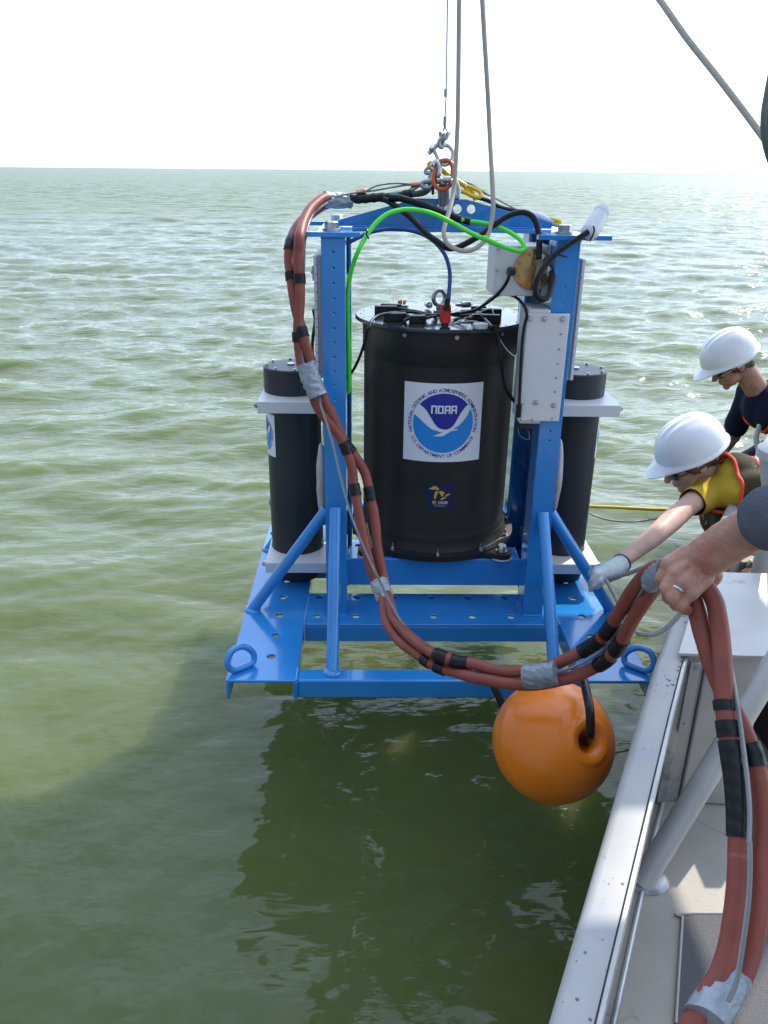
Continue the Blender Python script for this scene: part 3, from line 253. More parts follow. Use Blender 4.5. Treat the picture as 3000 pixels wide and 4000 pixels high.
# ------------------------------------------------------------------ mesh builder
def catmull(P, n=6):
    P = [Vector(p) for p in P]
    if len(P) < 3: return P
    Q = [2 * P[0] - P[1]] + P + [2 * P[-1] - P[-2]]; o = []
    for i in range(1, len(Q) - 2):
        a, b, c, d = Q[i - 1:i + 3]
        for k in range(n):
            t = k / n; o.append(.5 * ((2 * b) + (c - a) * t + (2 * a - 5 * b + 4 * c - d) * t * t + (3 * b - a - 3 * c + d) * t ** 3))
    o.append(P[-1]); return o
class MB:
    def __init__(s): s.v = []; s.f = []; s.uv = {}
    def add(s, vs, fs, M=None):
        o = len(s.v)
        s.v += [tuple(M @ Vector(v)) if M is not None else tuple(v) for v in vs]; s.f += [tuple(i + o for i in f) for f in fs]; return s
    def box(s, lo, hi, M=None):
        (a, b, c), (d, e, f) = lo, hi
        return s.add([(a, b, c), (d, b, c), (d, e, c), (a, e, c), (a, b, f), (d, b, f), (d, e, f), (a, e, f)],
                     [(3, 2, 1, 0), (4, 5, 6, 7), (0, 1, 5, 4), (1, 2, 6, 5), (2, 3, 7, 6), (3, 0, 4, 7)], M)
    def prism(s, poly, z0, z1, M=None):
        n = len(poly); vs = [(x, y, z0) for x, y in poly] + [(x, y, z1) for x, y in poly]
        return s.add(vs, [tuple(range(n))[::-1], tuple(range(n, 2 * n))] + [(i, (i + 1) % n, n + (i + 1) % n, n + i) for i in range(n)], M)
    def lathe(s, prof, seg=32, M=None, cap0=True, cap1=True):
        vs = []; fs = []; n = len(prof)
        for r, z in prof:
            for k in range(seg): a = 2 * math.pi * k / seg; vs.append((r * math.cos(a), r * math.sin(a), z))
        for i in range(n - 1):
            for k in range(seg): k2 = (k + 1) % seg; fs.append((i * seg + k, i * seg + k2, (i + 1) * seg + k2, (i + 1) * seg + k))
        if cap0: fs.append(tuple(range(seg))[::-1])
        if cap1: fs.append(tuple(range((n - 1) * seg, n * seg)))
        return s.add(vs, fs, M)
    def cyl(s, p0, p1, r0, r1=None, seg=16):
        p0, p1 = Vector(p0), Vector(p1); d = p1 - p0; r1 = r0 if r1 is None else r1
        M = Matrix.Translation(p0) @ d.to_track_quat('Z', 'Y').to_matrix().to_4x4()
        return s.lathe([(r0, 0), (r1, d.length)], seg, M)
    def sph(s, c, r, seg=20, rings=12, M=None):
        if isinstance(r, (int, float)): r = (r, r, r)
        pr = [(max(math.sin(math.pi * i / rings), 1e-4), -math.cos(math.pi * i / rings)) for i in range(rings + 1)]
        m = Matrix.Translation(c) @ (M if M is not None else Matrix()) @ Matrix.Diagonal((*r, 1))
        return s.lathe(pr, seg, m, True, True)
    def cap(s, p0, p1, r0, r1=None, seg=16):
        r1 = r0 if r1 is None else r1
        s.cyl(p0, p1, r0, r1, seg); s.sph(p0, r0 * 1.001, seg, 8); s.sph(p1, r1 * 1.001, seg, 8); return s
    def tube(s, P, r, seg=10, sm=6, closed=False, flat=None, rfun=None, caps=True):
        """swept tube along a smooth path; writes a UV (around, metres along)"""
        if closed:
            P = [Vector(p) for p in P]; n0 = len(P); C = catmull(P[-2:] + P + P[:3], sm); C = C[2 * sm:(2 + n0) * sm + 1]; C[-1] = C[0]
        else: C = catmull(P, sm) if sm > 1 else [Vector(p) for p in P]
        D = [C[0]]
        for p in C[1:]:
            if (p - D[-1]).length > 1e-5: D.append(p)
        C = D
        if len(C) < 2: return s
        T = [(C[min(i + 1, len(C) - 1)] - C[max(i - 1, 0)]).normalized() for i in range(len(C))]
        up = Vector((0, 0, 1)) if abs(T[0].z) < .9 else Vector((1, 0, 0)); nrm = T[0].cross(up).normalized()
        vs = []; L = 0; o = len(s.v); ls = []
        tot = sum((C[i] - C[i - 1]).length for i in range(1, len(C)))
        for i, p in enumerate(C):
            if i: L += (p - C[i - 1]).length; nrm = (nrm - T[i] * nrm.dot(T[i])).normalized()
            bn = T[i].cross(nrm); ls.append(L)
            rr = r * (rfun(L / tot) if rfun else 1)
            for k in range(seg):
                a = 2 * math.pi * k / seg; off = nrm * math.cos(a) + bn * math.sin(a)
                if flat: ax = Vector(flat[0]).normalized(); off = off + ax * off.dot(ax) * (flat[1] - 1)
                vs.append(p + off * rr)
        fs = []
        for i in range(len(C) - 1):
            for k in range(seg):
                k2 = (k + 1) % seg; s.uv[len(s.f) + len(fs)] = ((k / seg * .03, ls[i]), ((k + 1) / seg * .03, ls[i]), ((k + 1) / seg * .03, ls[i + 1]), (k / seg * .03, ls[i + 1]))
                fs.append((i * seg + k, i * seg + k2, (i + 1) * seg + k2, (i + 1) * seg + k))
        if caps and not closed: fs += [tuple(range(seg))[::-1], tuple(range((len(C) - 1) * seg, len(C) * seg))]
        return s.add(vs, fs)
    def hexbolt(s, p, d, r, h, washer=True):
        p = Vector(p); d = Vector(d).normalized(); q = d.to_track_quat('Z', 'Y').to_matrix().to_4x4(); M = Matrix.Translation(p) @ q
        if washer: s.lathe([(r * 1.35, 0), (r * 1.35, h * .22)], 14, M)
        s.lathe([(r, h * .22), (r, h * .9), (r * .85, h)], 6, M); return s
def mesh_of(mb, name, inv=None):
    me = bpy.data.meshes.new(name); vs = mb.v
    if inv is not None: vs = [tuple(inv @ Vector(v)) for v in vs]
    me.from_pydata(vs, [], mb.f)
    if mb.uv:
        lay = me.uv_layers.new(name='UVMap')
        for fi, uvs in mb.uv.items():
            ls = me.polygons[fi].loop_start
            for k, u in enumerate(uvs): lay.data[ls + k].uv = u
    me.validate(); me.update(); return me
def finish(me, m, angle=40):
    me.materials.clear(); me.materials.append(m); me.shade_smooth()
    if angle: me.set_sharp_from_angle(angle=R(angle))
ID = Matrix()
FR = Matrix.Translation((.1523, 2.5231, .4212)) @ Euler((-.0038, .0058, .0198)).to_matrix().to_4x4()
class Thing:
    """an Empty at the thing's base; B maps the coordinates its parts are written in to the world"""
    def __init__(s, name, label, cat, loc=(0, 0, 0), B=ID, group=None):
        o = bpy.data.objects.new(name, None); COL.objects.link(o); s.o = o; s.L = Matrix.Translation(loc)
        o.matrix_world = B @ s.L; o.empty_display_size = .1; o['label'] = label; o['category'] = cat
        if group: o['group'] = group
        s.inv = s.L.inverted()
    def part(s, name, mb, m, parent=None, bevel=0, angle=40, label=None, kind=None, me=None):
        if me is None: me = mesh_of(mb, name, s.inv); finish(me, m, angle)
        o = bpy.data.objects.new(name, me); COL.objects.link(o); o.parent = parent or s.o
        if bevel: b = o.modifiers.new('bevel', 'BEVEL'); b.width = bevel; b.segments = 2; b.limit_method = 'ANGLE'; b.angle_limit = R(50)
        if label: o['label'] = label
        if kind: o['kind'] = kind
        return o
def solo(name, mb, m, label, cat, group=None, angle=40, bevel=0, B=ID, loc=(0, 0, 0)):
    L = Matrix.Translation(loc); me = mesh_of(mb, name, L.inverted()); finish(me, m, angle); o = bpy.data.objects.new(name, me); COL.objects.link(o)
    o.matrix_world = B @ L; o['label'] = label; o['category'] = cat
    if group: o['group'] = group
    if bevel: b = o.modifiers.new('bevel', 'BEVEL'); b.width = bevel; b.segments = 2; b.limit_method = 'ANGLE'
    return o
def baked(o):
    bpy.context.view_layer.update(); dg = bpy.context.evaluated_depsgraph_get(); me = bpy.data.meshes.new_from_object(o.evaluated_get(dg)); return me
def temp(me): o = bpy.data.objects.new('tmp', me); COL.objects.link(o); return o
def boolean_cut(mb, cut, name, inv=None):
    a = temp(mesh_of(mb, name, inv)); b = temp(mesh_of(cut, name + '_c', inv))
    md = a.modifiers.new('b', 'BOOLEAN'); md.operation = 'DIFFERENCE'; md.object = b; md.solver = 'EXACT'
    me = baked(a); bpy.data.objects.remove(a); bpy.data.objects.remove(b); me.name = name; return me
def organic(mb, name, voxel, it=6, inv=None, sub=0, fac=.6):
    a = temp(mesh_of(mb, name, inv)); md = a.modifiers.new('r', 'REMESH'); md.mode = 'VOXEL'; md.voxel_size = voxel
    sm = a.modifiers.new('s', 'SMOOTH'); sm.factor = fac; sm.iterations = it
    me = baked(a); bpy.data.objects.remove(a); me.name = name; return me
def displace(me, fn):
    n = len(me.vertices); co = np.empty(n * 3, 'f'); no = np.empty(n * 3, 'f'); me.vertices.foreach_get('co', co); me.vertex_normals.foreach_get('vector', no)
    co = co.reshape(-1, 3); no = no.reshape(-1, 3); d = np.array([fn(Vector(c)) for c in co.tolist()], 'f')
    me.vertices.foreach_set('co', (co + no * d[:, None]).ravel()); me.update()
def P(k): return DATA[k]

# ================================================================== water
def make_water():
    rng = np.random.default_rng(11)
    nr, na = 1150, 560
    r = np.concatenate([np.linspace(.25, 1.2, 60, endpoint=False), np.geomspace(1.2, 260, nr - 155, endpoint=False), np.geomspace(260, 9000, 95)])
    ang = np.radians(np.linspace(-42, 48, na)); Rr, A = np.meshgrid(r, ang, indexing='ij')
    X = Rr * np.sin(A); Y = Rr * np.cos(A)
    dr = np.gradient(r)[:, None] * np.ones_like(A); H = np.zeros_like(X)
    lam = np.geomspace(.07, 7.5, 150)
    for l in lam:
        th = rng.normal(R(97), .62 if l < 1 else .42)      # travel direction: roughly toward the camera, a little to the side
        k = 2 * math.pi / l; a = .0062 * l ** 1.0 if l < 1.2 else .0074 * (1.2 / l) ** .3
        a *= rng.uniform(.6, 1.3)
        fade = np.clip((l / (2.6 * dr)) - .6, 0, 1) ** .7
        ph = rng.uniform(0, 6.28); arg = k * (X * math.cos(th) + Y * math.sin(th)) + ph + .5 * np.sin(k * .31 * (X * math.sin(th) - Y * math.cos(th)) + ph * 2)
        grp = .65 + .35 * np.sin(k * .13 * (X * math.cos(th + .7) + Y * math.sin(th + .7)) + ph * 3)
        H += a * fade * grp * (np.sin(arg) + .28 * np.sin(2 * arg + 1.4))
    d = (X - .3) * .903 + (Y - .75) * -.429          # distance out from the hull side (negative = outboard)
    lee = np.clip((Y - .8) / 4.5, 0, 1) ** .8 * .85 + .17
    far = np.clip(.35 + Rr / 25, 0, .95) * np.clip(1.1 - Rr / 60, .7, 1)
    H *= lee * (far * .75 + .35)
    v = np.stack([X, Y, H], -1).reshape(-1, 3)
    i = np.arange(nr * na).reshape(nr, na); f = np.stack([i[:-1, :-1], i[:-1, 1:], i[1:, 1:], i[1:, :-1]], -1).reshape(-1, 4)
    me = bpy.data.meshes.new('water'); me.vertices.add(len(v)); me.vertices.foreach_set('co', v.ravel().astype('f'))
    me.loops.add(f.size); me.loops.foreach_set('vertex_index', f.ravel().astype('i')); me.polygons.add(len(f)); me.polygons.foreach_set('loop_start', np.arange(0, f.size, 4).astype('i'))
    me.update(calc_edges=True); me.validate()
    m = bpy.data.materials.new('green_lake_water'); m.use_nodes = True; nt = m.node_tree; b = nt.nodes['Principled BSDF']; N = nt.nodes.new; L = nt.links.new
    tc = N('ShaderNodeTexCoord')
    n = N('ShaderNodeTexNoise'); n.inputs['Scale'].default_value = .5; n.inputs['Detail'].default_value = 4; L(tc.outputs['Object'], n.inputs['Vector'])
    cr = N('ShaderNodeValToRGB'); cr.color_ramp.elements[0].position = .3; cr.color_ramp.elements[0].color = (.088, .109, .033, 1); cr.color_ramp.elements[1].position = .7; cr.color_ramp.elements[1].color = (.101, .123, .04, 1)
    L(n.outputs['Fac'], cr.inputs[0]); L(cr.outputs[0], b.inputs['Base Color'])
    b.inputs['IOR'].default_value = 1.33; b.inputs['Roughness'].default_value = .035
    mpn = N('ShaderNodeMapping'); mpn.inputs['Scale'].default_value = (.6, 1.8, 1); mpn.inputs['Rotation'].default_value = (0, 0, .12); L(tc.outputs['Object'], mpn.inputs[0])
    hs = []
    for sc, w in ((3, 1.0), (9, .45), (26, .1)):
        q = N('ShaderNodeTexNoise'); q.inputs['Scale'].default_value = sc; q.inputs['Detail'].default_value = 2.5; q.inputs['Distortion'].default_value = .5; L(mpn.outputs[0], q.inputs['Vector'])
        k = N('ShaderNodeMath'); k.operation = 'MULTIPLY'; k.inputs[1].default_value = w; L(q.outputs['Fac'], k.inputs[0]); hs.append(k.outputs[0])
    a1 = N('ShaderNodeMath'); L(hs[0], a1.inputs[0]); L(hs[1], a1.inputs[1]); a2 = N('ShaderNodeMath'); L(a1.outputs[0], a2.inputs[0]); L(hs[2], a2.inputs[1])
    bp = N('ShaderNodeBump'); bp.inputs['Strength'].default_value = .75; bp.inputs['Distance'].default_value = .036; L(a2.outputs[0], bp.inputs['Height'])
    sp = N('ShaderNodeSeparateXYZ'); L(tc.outputs['Object'], sp.inputs[0])
    mr = N('ShaderNodeMapRange'); mr.inputs[1].default_value = 1.2; mr.inputs[2].default_value = 9; mr.inputs[3].default_value = .1; mr.inputs[4].default_value = 1.0; L(sp.outputs[1], mr.inputs[0]); L(mr.outputs[0], bp.inputs['Strength'])
    L(bp.outputs[0], b.inputs['Normal'])
    b.inputs['Subsurface Weight'].default_value = 1; b.inputs['Subsurface Radius'].default_value = (.7, 1, .5); b.inputs['Subsurface Scale'].default_value = 1.2
    q = N('ShaderNodeTexNoise'); q.inputs['Scale'].default_value = .9; q.inputs['Detail'].default_value = 4; L(mpn.outputs[0], q.inputs['Vector'])
    b2 = N('ShaderNodeBump'); b2.inputs['Distance'].default_value = .6; L(q.outputs['Fac'], b2.inputs['Height']); L(b2.outputs[0], bp.inputs['Normal'])
    m2 = N('ShaderNodeMapRange'); m2.inputs[1].default_value = 12; m2.inputs[2].default_value = 70; m2.inputs[3].default_value = 0; m2.inputs[4].default_value = 1.0; L(sp.outputs[1], m2.inputs[0]); L(m2.outputs[0], b2.inputs['Strength'])
    m3 = N('ShaderNodeMapRange'); m3.inputs[1].default_value = 3; m3.inputs[2].default_value = 40; m3.inputs[3].default_value = .03; m3.inputs[4].default_value = .34; L(sp.outputs[1], m3.inputs[0]); L(m3.outputs[0], b.inputs['Roughness'])
    finish(me, m, 0); o = bpy.data.objects.new('water', me); COL.objects.link(o); o['kind'] = 'structure'
make_water()

# ================================================================== blue lifting frame
T = Thing('lifting_frame', 'large blue steel frame hanging over the water with the black drum inside it', 'frame', (0, 0, 0), FR)
FT = T
def plate_part(name, x0, x1, y0, y1, alongx, holes):
    t = .009; h = .064
    web = MB().box((x0, y0, -t), (x1, y1, 0)); c = MB()
    for x, y in holes: c.cyl((x, y, -.03), (x, y, .02), .0125, seg=18)
    me = boolean_cut(web, c, name); fl = MB()
    if alongx: fl.box((x0, y0, -h), (x1, y0 + t, -t)).box((x0, y1 - t, -h), (x1, y1, -t))
    else: fl.box((x0, y0, -h), (x0 + t, y1, -t)).box((x1 - t, y0, -h), (x1, y1, -t))
    bm = bmesh.new(); bm.from_mesh(me); bm.from_mesh(mesh_of(fl, 'fl')); bm.to_mesh(me); bm.free(); finish(me, BLUE, 30)
    return T.part(name, None, BLUE, me=me, bevel=.0025)
ys = [-.504 + .1205 * k for k in range(9)]
for sx in (-1, 1):
    x0, x1 = (-.61, -.41) if sx < 0 else (.41, .61)
    plate_part('side_channel', x0, x1, -.627, .627, False, [(sx * .494, y) for y in ys])
for y0, y1, rows in ((-.319, -.114, (-.266, -.14)), (.114, .319, (.14, .266))):
    plate_part('cross_channel', -.4085, .4085, y0, y1, True, [(-.372 + .1265 * k, yy) for k in range(7) if True for yy in rows if abs(-.372 + .1265 * k) < .39])
for y0, y1 in ((-.624, -.566), (.566, .624)):
    T.part('end_beam', MB().box((-.409, y0, -.062), (.409, y1, -.0015)), BLUE, bevel=.005)
XL0, XL1, XR0, XR1 = -.341, -.275, .299, .364
def post(x0, x1, front, holes):
    t = .008; s = 1 if front else -1; yf = -.26 * s
    web = MB().box((x0, min(yf, yf + s * t), 0), (x1, max(yf, yf + s * t), 1.169)); c = MB()
    xc = (x0 + x1) / 2
    for z in holes: c.cyl((xc, yf - .03, z), (xc, yf + .03, z), .0026, seg=10)
    me = boolean_cut(web, c, 'post'); fl = MB(); d = .1
    ya, yb = (yf + t, yf + d) if front else (yf - d, yf - t)
    fl.box((x0, ya, .001), (x0 + t, yb, 1.168)).box((x1 - t, ya, .001), (x1, yb, 1.168))
    bm = bmesh.new(); bm.from_mesh(me); bm.from_mesh(mesh_of(fl, 'fl')); bm.to_mesh(me); bm.free(); finish(me, BLUE, 30)
    T.part('post', None, BLUE, me=me, bevel=.003)
hz = [1.13 - .041 * k for k in range(13)]
post(XL0, XL1, True, hz); post(XR0, XR1, True, [1.045, 1.0, .95, .9, .85, .63, .6])
post(-.345, -.268, False, hz); post(.302, .38, False, [.925, .885, .845])
for y0, y1 in ((-.158, -.06), (.245, .345)):
    for_post = (-.274, .298) if y0 < 0 else (-.267, .301)
    T.part('drum_beam', MB().box((for_post[0], y0, .055), (for_post[1], y1, .154)), BLUE, bevel=.004)
def brace(p, q, name='brace'):
    r = .0185; m = MB().cyl(p, q, r, seg=20); 
    o = T.part(name, m, BLUE); w = MB()
    d = (Vector(q) - Vector(p)).normalized(); s0 = Vector((p[0], p[1], .001))
    M0 = Matrix.Translation(s0) @ Matrix.Diagonal((1, 1, 1, 1))
    w.lathe([(r + .009, 0), (r + .006, .004), (r + .001, .009)], 18, M0); T.part('weld', w, BLUE, o, angle=80)
for sy in (-1, 1):
    brace((-.588, sy * .229, 0), (-.335, sy * .24, .368)); brace((.602, sy * .235, 0), (.36, sy * .24, .362))
    brace((-.309, sy * .583, 0), (-.309, sy * .262, .375)); brace((.341, sy * .555, 0), (.333, sy * .262, .365))
T.part('angle_strut', MB().box((-.012, 0, 0), (.012, .006, .2), Matrix.Translation((.372, .15, .005)) @ Matrix.Rotation(R(35), 4, 'X')).box((-.012, .006, 0), (-.006, .03, .2), Matrix.Translation((.372, .15, .005)) @ Matrix.Rotation(R(35), 4, 'X')), BLUE, bevel=.001)
def padeye(cx, cy, sx, sy):
    base = Vector((.79, sx * sy * .6, 0)).normalized()   # along the leg
    out = Vector((sx * .6, -sy * .3, 0)).normalized(); upv = (Vector((0, 0, 1)) + out * .3).normalized()
    loop = [(-.024, .01), (.024, .01), (.038, .018), (.043, .036), (.034, .056), (.016, .07), (-.01, .07), (-.03, .058), (-.042, .038), (-.038, .018)]
    loop = [(Vector((cx, cy, 0)) + base * a + upv * b) for a, b in loop]
    T.part('padeye', MB().tube(loop, .0092, seg=12, sm=4, closed=True), BLUE)
padeye(-.565, -.575, -1, -1); padeye(.575, -.572, 1, -1); padeye(-.575, .58, -1, 1); padeye(.575, .58, 1, 1)
def bead(a, b, r=.004):
    n = max(3, int((Vector(b) - Vector(a)).length / .006)); T.part('weld_bead', MB().tube([Vector(a).lerp(Vector(b), i / n) for i in range(n + 1)], r, 8, sm=1, rfun=lambda t: 1 + .25 * math.sin(t * n * 2.6)), BLUE, angle=80)
for x0, x1 in ((XL0, XL1), (XR0, XR1)):
    bead((x0, -.262, .001), (x1, -.262, .001)); bead((x0 - .001, -.26, .001), (x0 - .001, -.16, .001)); bead((x0, -.262, 1.168), (x1, -.262, 1.168), .003)
for x in (-.4095, .4095):
    bead((x, -.319, .0), (x, -.114, .0), .003); bead((x, -.626, .0), (x, -.566, .0), .0035); bead((x, -.6275, -.06), (x, -.6275, -.002), .003)
bead((-.274, -.159, .055), (-.274, -.159, .154), .003); bead((.298, -.159, .055), (.298, -.159, .154), .003); bead((-.26, -.006, 1.183), (.28, -.006, 1.183), .003)
# top: side plates, tabs, arched lifting beam
for sx in (-1, 1):
    xa, xb = (-.355, -.262) if sx < 0 else (.283, .392)
    T.part('top_plate', MB().box((xa, -.245, 1.17), (xb, .232, 1.181)), BLUE, bevel=.001)
    for y0, y1 in ((-.27, -.2455), (.2325, .258)):
        a, b = (-.41, -.235) if sx < 0 else (.245, .445)
        T.part('end_bar', MB().box((a, y0, 1.1695), (b, y1, 1.182)), BLUE, bevel=.001)
    bo = MB()
    for y in (-.2, .2):
        T.part('hex_bolt', MB().hexbolt((-.315 if sx < 0 else .33, y, 1.182), (0, 0, 1), .019, .024), STEEL)
outline = [(-.32, 1.1825), (-.32, 1.195), (-.071, 1.263), (.073, 1.262), (.336, 1.198), (.336, 1.1825)]
web = MB().prism(outline, -.005, .005, Matrix(((1, 0, 0, 0), (0, 0, -1, 0), (0, 1, 0, 0), (0, 0, 0, 1)))); cc = MB()
for x, r in ((-.032, .0125), (.01, .0125), (.05, .0125), (.091, .0125)): cc.cyl((x, -.03, 1.235), (x, .03, 1.235), r, seg=24)
me = boolean_cut(web, cc, 'lifting_arch'); finish(me, BLUE, 30); T.part('lifting_arch', None, BLUE, me=me, bevel=.001)
fl = [(-.261, -.055), (-.2, -.03), (.22, -.03), (.282, -.055), (.282, .055), (.22, .03), (-.2, .03), (-.261, .055)]
T.part('arch_flange', MB().prism(fl, 1.1705, 1.1815), BLUE, bevel=.001)

# ================================================================== stickers
def flat_poly(poly, dx=.012):
    bm = bmesh.new(); vs = [bm.verts.new((x, y, 0)) for x, y in poly]; tris = tessellate_polygon([[Vector((x, y, 0)) for x, y in poly]])
    for t in tris:
        try: bm.faces.new([vs[i] for i in t])
        except ValueError: pass
    return bm
def text_bm(s, size, bold=0):
    cu = bpy.data.curves.new('t', 'FONT'); cu.body = s; cu.size = size; cu.align_x = 'CENTER'; cu.offset = bold; cu.resolution_u = 3
    o = temp(cu); me = baked(o); bpy.data.objects.remove(o); bm = bmesh.new(); bm.from_mesh(me); return bm
def to_cyl(bm, M2, R0, lift, name, cut=True, xlim=None):
    """bend a flat figure round a vertical cylinder of radius R0 (x = arc length, y = height)"""
    if M2 is not None: bmesh.ops.transform(bm, matrix=M2, verts=bm.verts)
    if cut:
        xs = [v.co.x for v in bm.verts]; x = math.ceil(min(xs) / .01) * .01
        while x < max(xs):
            bmesh.ops.bisect_plane(bm, geom=bm.verts[:] + bm.edges[:] + bm.faces[:], plane_co=(x, 0, 0), plane_no=(1, 0, 0)); x += .01
    for v in bm.verts:
        a = v.co.x / R0; rr = R0 + lift; v.co = Vector((rr * math.sin(a), -rr * math.cos(a), v.co.y))
    bmesh.ops.recalc_face_normals(bm, faces=bm.faces)
    me = bpy.data.meshes.new(name); bm.to_mesh(me); bm.free(); return me
def seal_parts(T, parent, cx, cy, cz, R0, S, az=0, tilt=0, k=1.0):
    """white square sticker with the round agency seal; S = half size"""
    Mz = Matrix.Translation((cx, cy, cz)) @ Matrix.Rotation(az, 4, 'Z')
    def place(me, name, m):
        me.transform(T.inv @ Mz); finish(me, m, 60); return T.part(name, None, m, parent=parent, me=me)
    sq = [(-S, -S), (S, -S), (S, S), (-S, S)]
    T_ = Matrix.Rotation(tilt, 4, 'Z')
    place(to_cyl(flat_poly(sq), T_, R0, .0012, 'sticker'), 'sticker_backing', WPRINT)
    def cv(x, y): return ((x - 800) / 288 * S, (1037 - y) / 288 * S)
    rc = 218
    def arc(a0, a1, n=28): return [(800 + rc * math.cos(R(a0 + (a1 - a0) * i / n)), 1037 - rc * math.sin(R(a0 + (a1 - a0) * i / n))) for i in range(n + 1)]
    top = arc(142, 37.5) + [(955, 915), (925, 955), (900, 1000), (880, 1040), (855, 1068), (825, 1080), (795, 1079), (765, 1067), (735, 1035), (705, 985), (675, 940), (650, 918)]
    low = [(640, 1015), (685, 1055), (720, 1080), (775, 1097), (795, 1101), (765, 1115), (728, 1130), (765, 1133), (800, 1128), (832, 1108), (862, 1091), (903, 1085), (902, 1077), (870, 1074), (910, 1055), (945, 1018), (975, 978)] + arc(28.5, -196, 60)
    place(to_cyl(flat_poly([cv(*p) for p in top]), T_, R0, .0020, 'seal_top'), 'seal_upper_field', P_DARK)
    place(to_cyl(flat_poly([cv(*p) for p in low]), T_, R0, .0020, 'seal_low'), 'seal_lower_field', P_LIGHT)
    # block letters, lower case style n then O A A
    u = S / 288; lt = bmesh.new()
    def stroke(pts, w=11):
        for (ax, ay), (bx, by) in zip(pts, pts[1:]):
            d = Vector((bx - ax, by - ay)); L = d.length; d.normalize(); n = Vector((-d.y, d.x)) * w / 2; e = d * w * .5
            q = [Vector((ax, ay)) - e + n, Vector((bx, by)) + e + n, Vector((bx, by)) + e - n, Vector((ax, ay)) - e - n]
            lt.faces.new([lt.verts.new(((p.x) * u, (p.y) * u, 0)) for p in q])
    y0, y1 = 78, 126; ym = 98
    X = [-84, -38, 10, 56]; w = 30
    stroke([(X[0], y0), (X[0], y1), (X[0] + w, y1), (X[0] + w, y0)])
    stroke([(X[1], y0), (X[1], y1), (X[1] + w, y1), (X[1] + w, y0), (X[1], y0)])
    for x in X[2:]: stroke([(x, y0), (x, y1), (x + w, y1), (x + w, y0)]); stroke([(x, ym), (x + w, ym)])
    place(to_cyl(lt, T_, R0, .0028, 'letters'), 'seal_letters', WPRINT)
    ring = bmesh.new()
    def circ_text(s, a0, a1, rad, size, inward):
        G = []; gap = size * .13
        for ch in s:
            if ch == ' ': G.append((None, 0, size * .22)); continue
            b = text_bm(ch, size, .00018); xs = [v.co.x for v in b.verts]; G.append((b, (min(xs) + max(xs)) / 2, max(xs) - min(xs)))
        tot = sum(g[2] for g in G) + gap * (len(G) - 1); x = 0
        for b, mid, w in G:
            a = R(a0 + (a1 - a0) * (x + w / 2) / tot); x += w + gap
            if b is None: continue
            rot = (a - math.pi / 2) if not inward else (a + math.pi / 2)
            M = Matrix.Translation((rad * math.cos(a), rad * math.sin(a), 0)) @ Matrix.Rotation(rot, 4, 'Z') @ Matrix.Translation((-mid, 0, 0)); bmesh.ops.transform(b, matrix=M, verts=b.verts)
            me = bpy.data.meshes.new('c'); b.to_mesh(me); b.free(); ring.from_mesh(me)
    circ_text('NATIONAL OCEANIC AND ATMOSPHERIC ADMINISTRATION', 197, -17, 229 * u, 36 * u, False)
    circ_text('U.S. DEPARTMENT OF COMMERCE', 206, 334, 255 * u, 36 * u, True)
    place(to_cyl(ring, T_, R0, .0020, 'ring', False), 'seal_lettering', P_DARK)

# ================================================================== drum
DC = (.022, .09)
T = Thing('instrument_drum', 'big black plastic drum with a round seal sticker, inside the blue frame', 'drum', (DC[0], DC[1], .157), FR)
Mz = Matrix.Translation((DC[0], DC[1], 0))
body = T.part('drum_body', MB().lathe([(.247, .165), (.252, .225), (.249, .235), (.247, .245), (.247, .79), (.2475, .795), (.2515, .80), (.2515, .87), (.254, .89), (.254, .898)], 96, Mz), BLACKP)
T.part('base_flange', MB().lathe([(.268, .157), (.282, .159), (.284, .178), (.262, .183), (.254, .197), (.2525, .215)], 96, Mz), BLACKP)
T.part('lid', MB().lathe([(.254, .8985), (.272, .8985), (.276, .902), (.276, .909), (.273, .912)], 96, Mz), LIDM)
for k in range(4):
    a = R(-47 + 90 * k); c = Vector((DC[0] + .315 * math.cos(a), DC[1] + .315 * math.sin(a), 0)); e = Vector((DC[0] + .26 * math.cos(a), DC[1] + .26 * math.sin(a), 0))
    tdir = Vector((-math.sin(a), math.cos(a), 0)); cdir = Vector((math.cos(a), math.sin(a), 0))
    pts = [e + tdir * .06, e - tdir * .06]; pts = [e - tdir * .062] + [c + (cdir * math.cos(b) + tdir * math.sin(b)) * .034 for b in [R(-80 + 20 * i) for i in range(9)]] + [e + tdir * .062]
    lug = T.part('lug', MB().prism([(p.x, p.y) for p in pts], .1585, .176), BLACKP, bevel=.001)
    T.part('pad', MB().lathe([(.037, .1545), (.037, .1583)], 24, Matrix.Translation(c)), WHITEP, lug)
    T.part('bolt', MB().lathe([(.019, .1762), (.019, .18), (.0155, .18), (.0155, .196), (.013, .199)], 20, Matrix.Translation(c)), STEEL, lug)
for k in range(11):
    a = R(-90.5 + 360 / 11 * k); p = Vector((DC[0] + .27 * math.cos(a), DC[1] + .27 * math.sin(a), .178))
    T.part('flange_bolt', MB().cyl(p, p + Vector((0, 0, .026)), .0035, seg=8).hexbolt(p, (0, 0, 1), .0075, .009), STEEL)
for k in range(10):
    a = R(-83.5 + 36 * k); p = Vector((DC[0] + .2535 * math.cos(a), DC[1] + .2535 * math.sin(a), .885))
    T.part('rim_bolt', MB().hexbolt(p, (math.cos(a), math.sin(a), 0), .0048, .006), STEEL)
T.part('rim_screws', None or (lambda m: [m.lathe([(.0022, .912), (.0022, .9135)], 8, Matrix.Translation((DC[0] + .258 * math.cos(R(15 * k)), DC[1] + .258 * math.sin(R(15 * k)), 0))) for k in range(24)] and m)(MB()), STEEL, kind='stuff')
seal_parts(T, body.id_data and T.o, DC[0], DC[1], .62, .247, .1255)
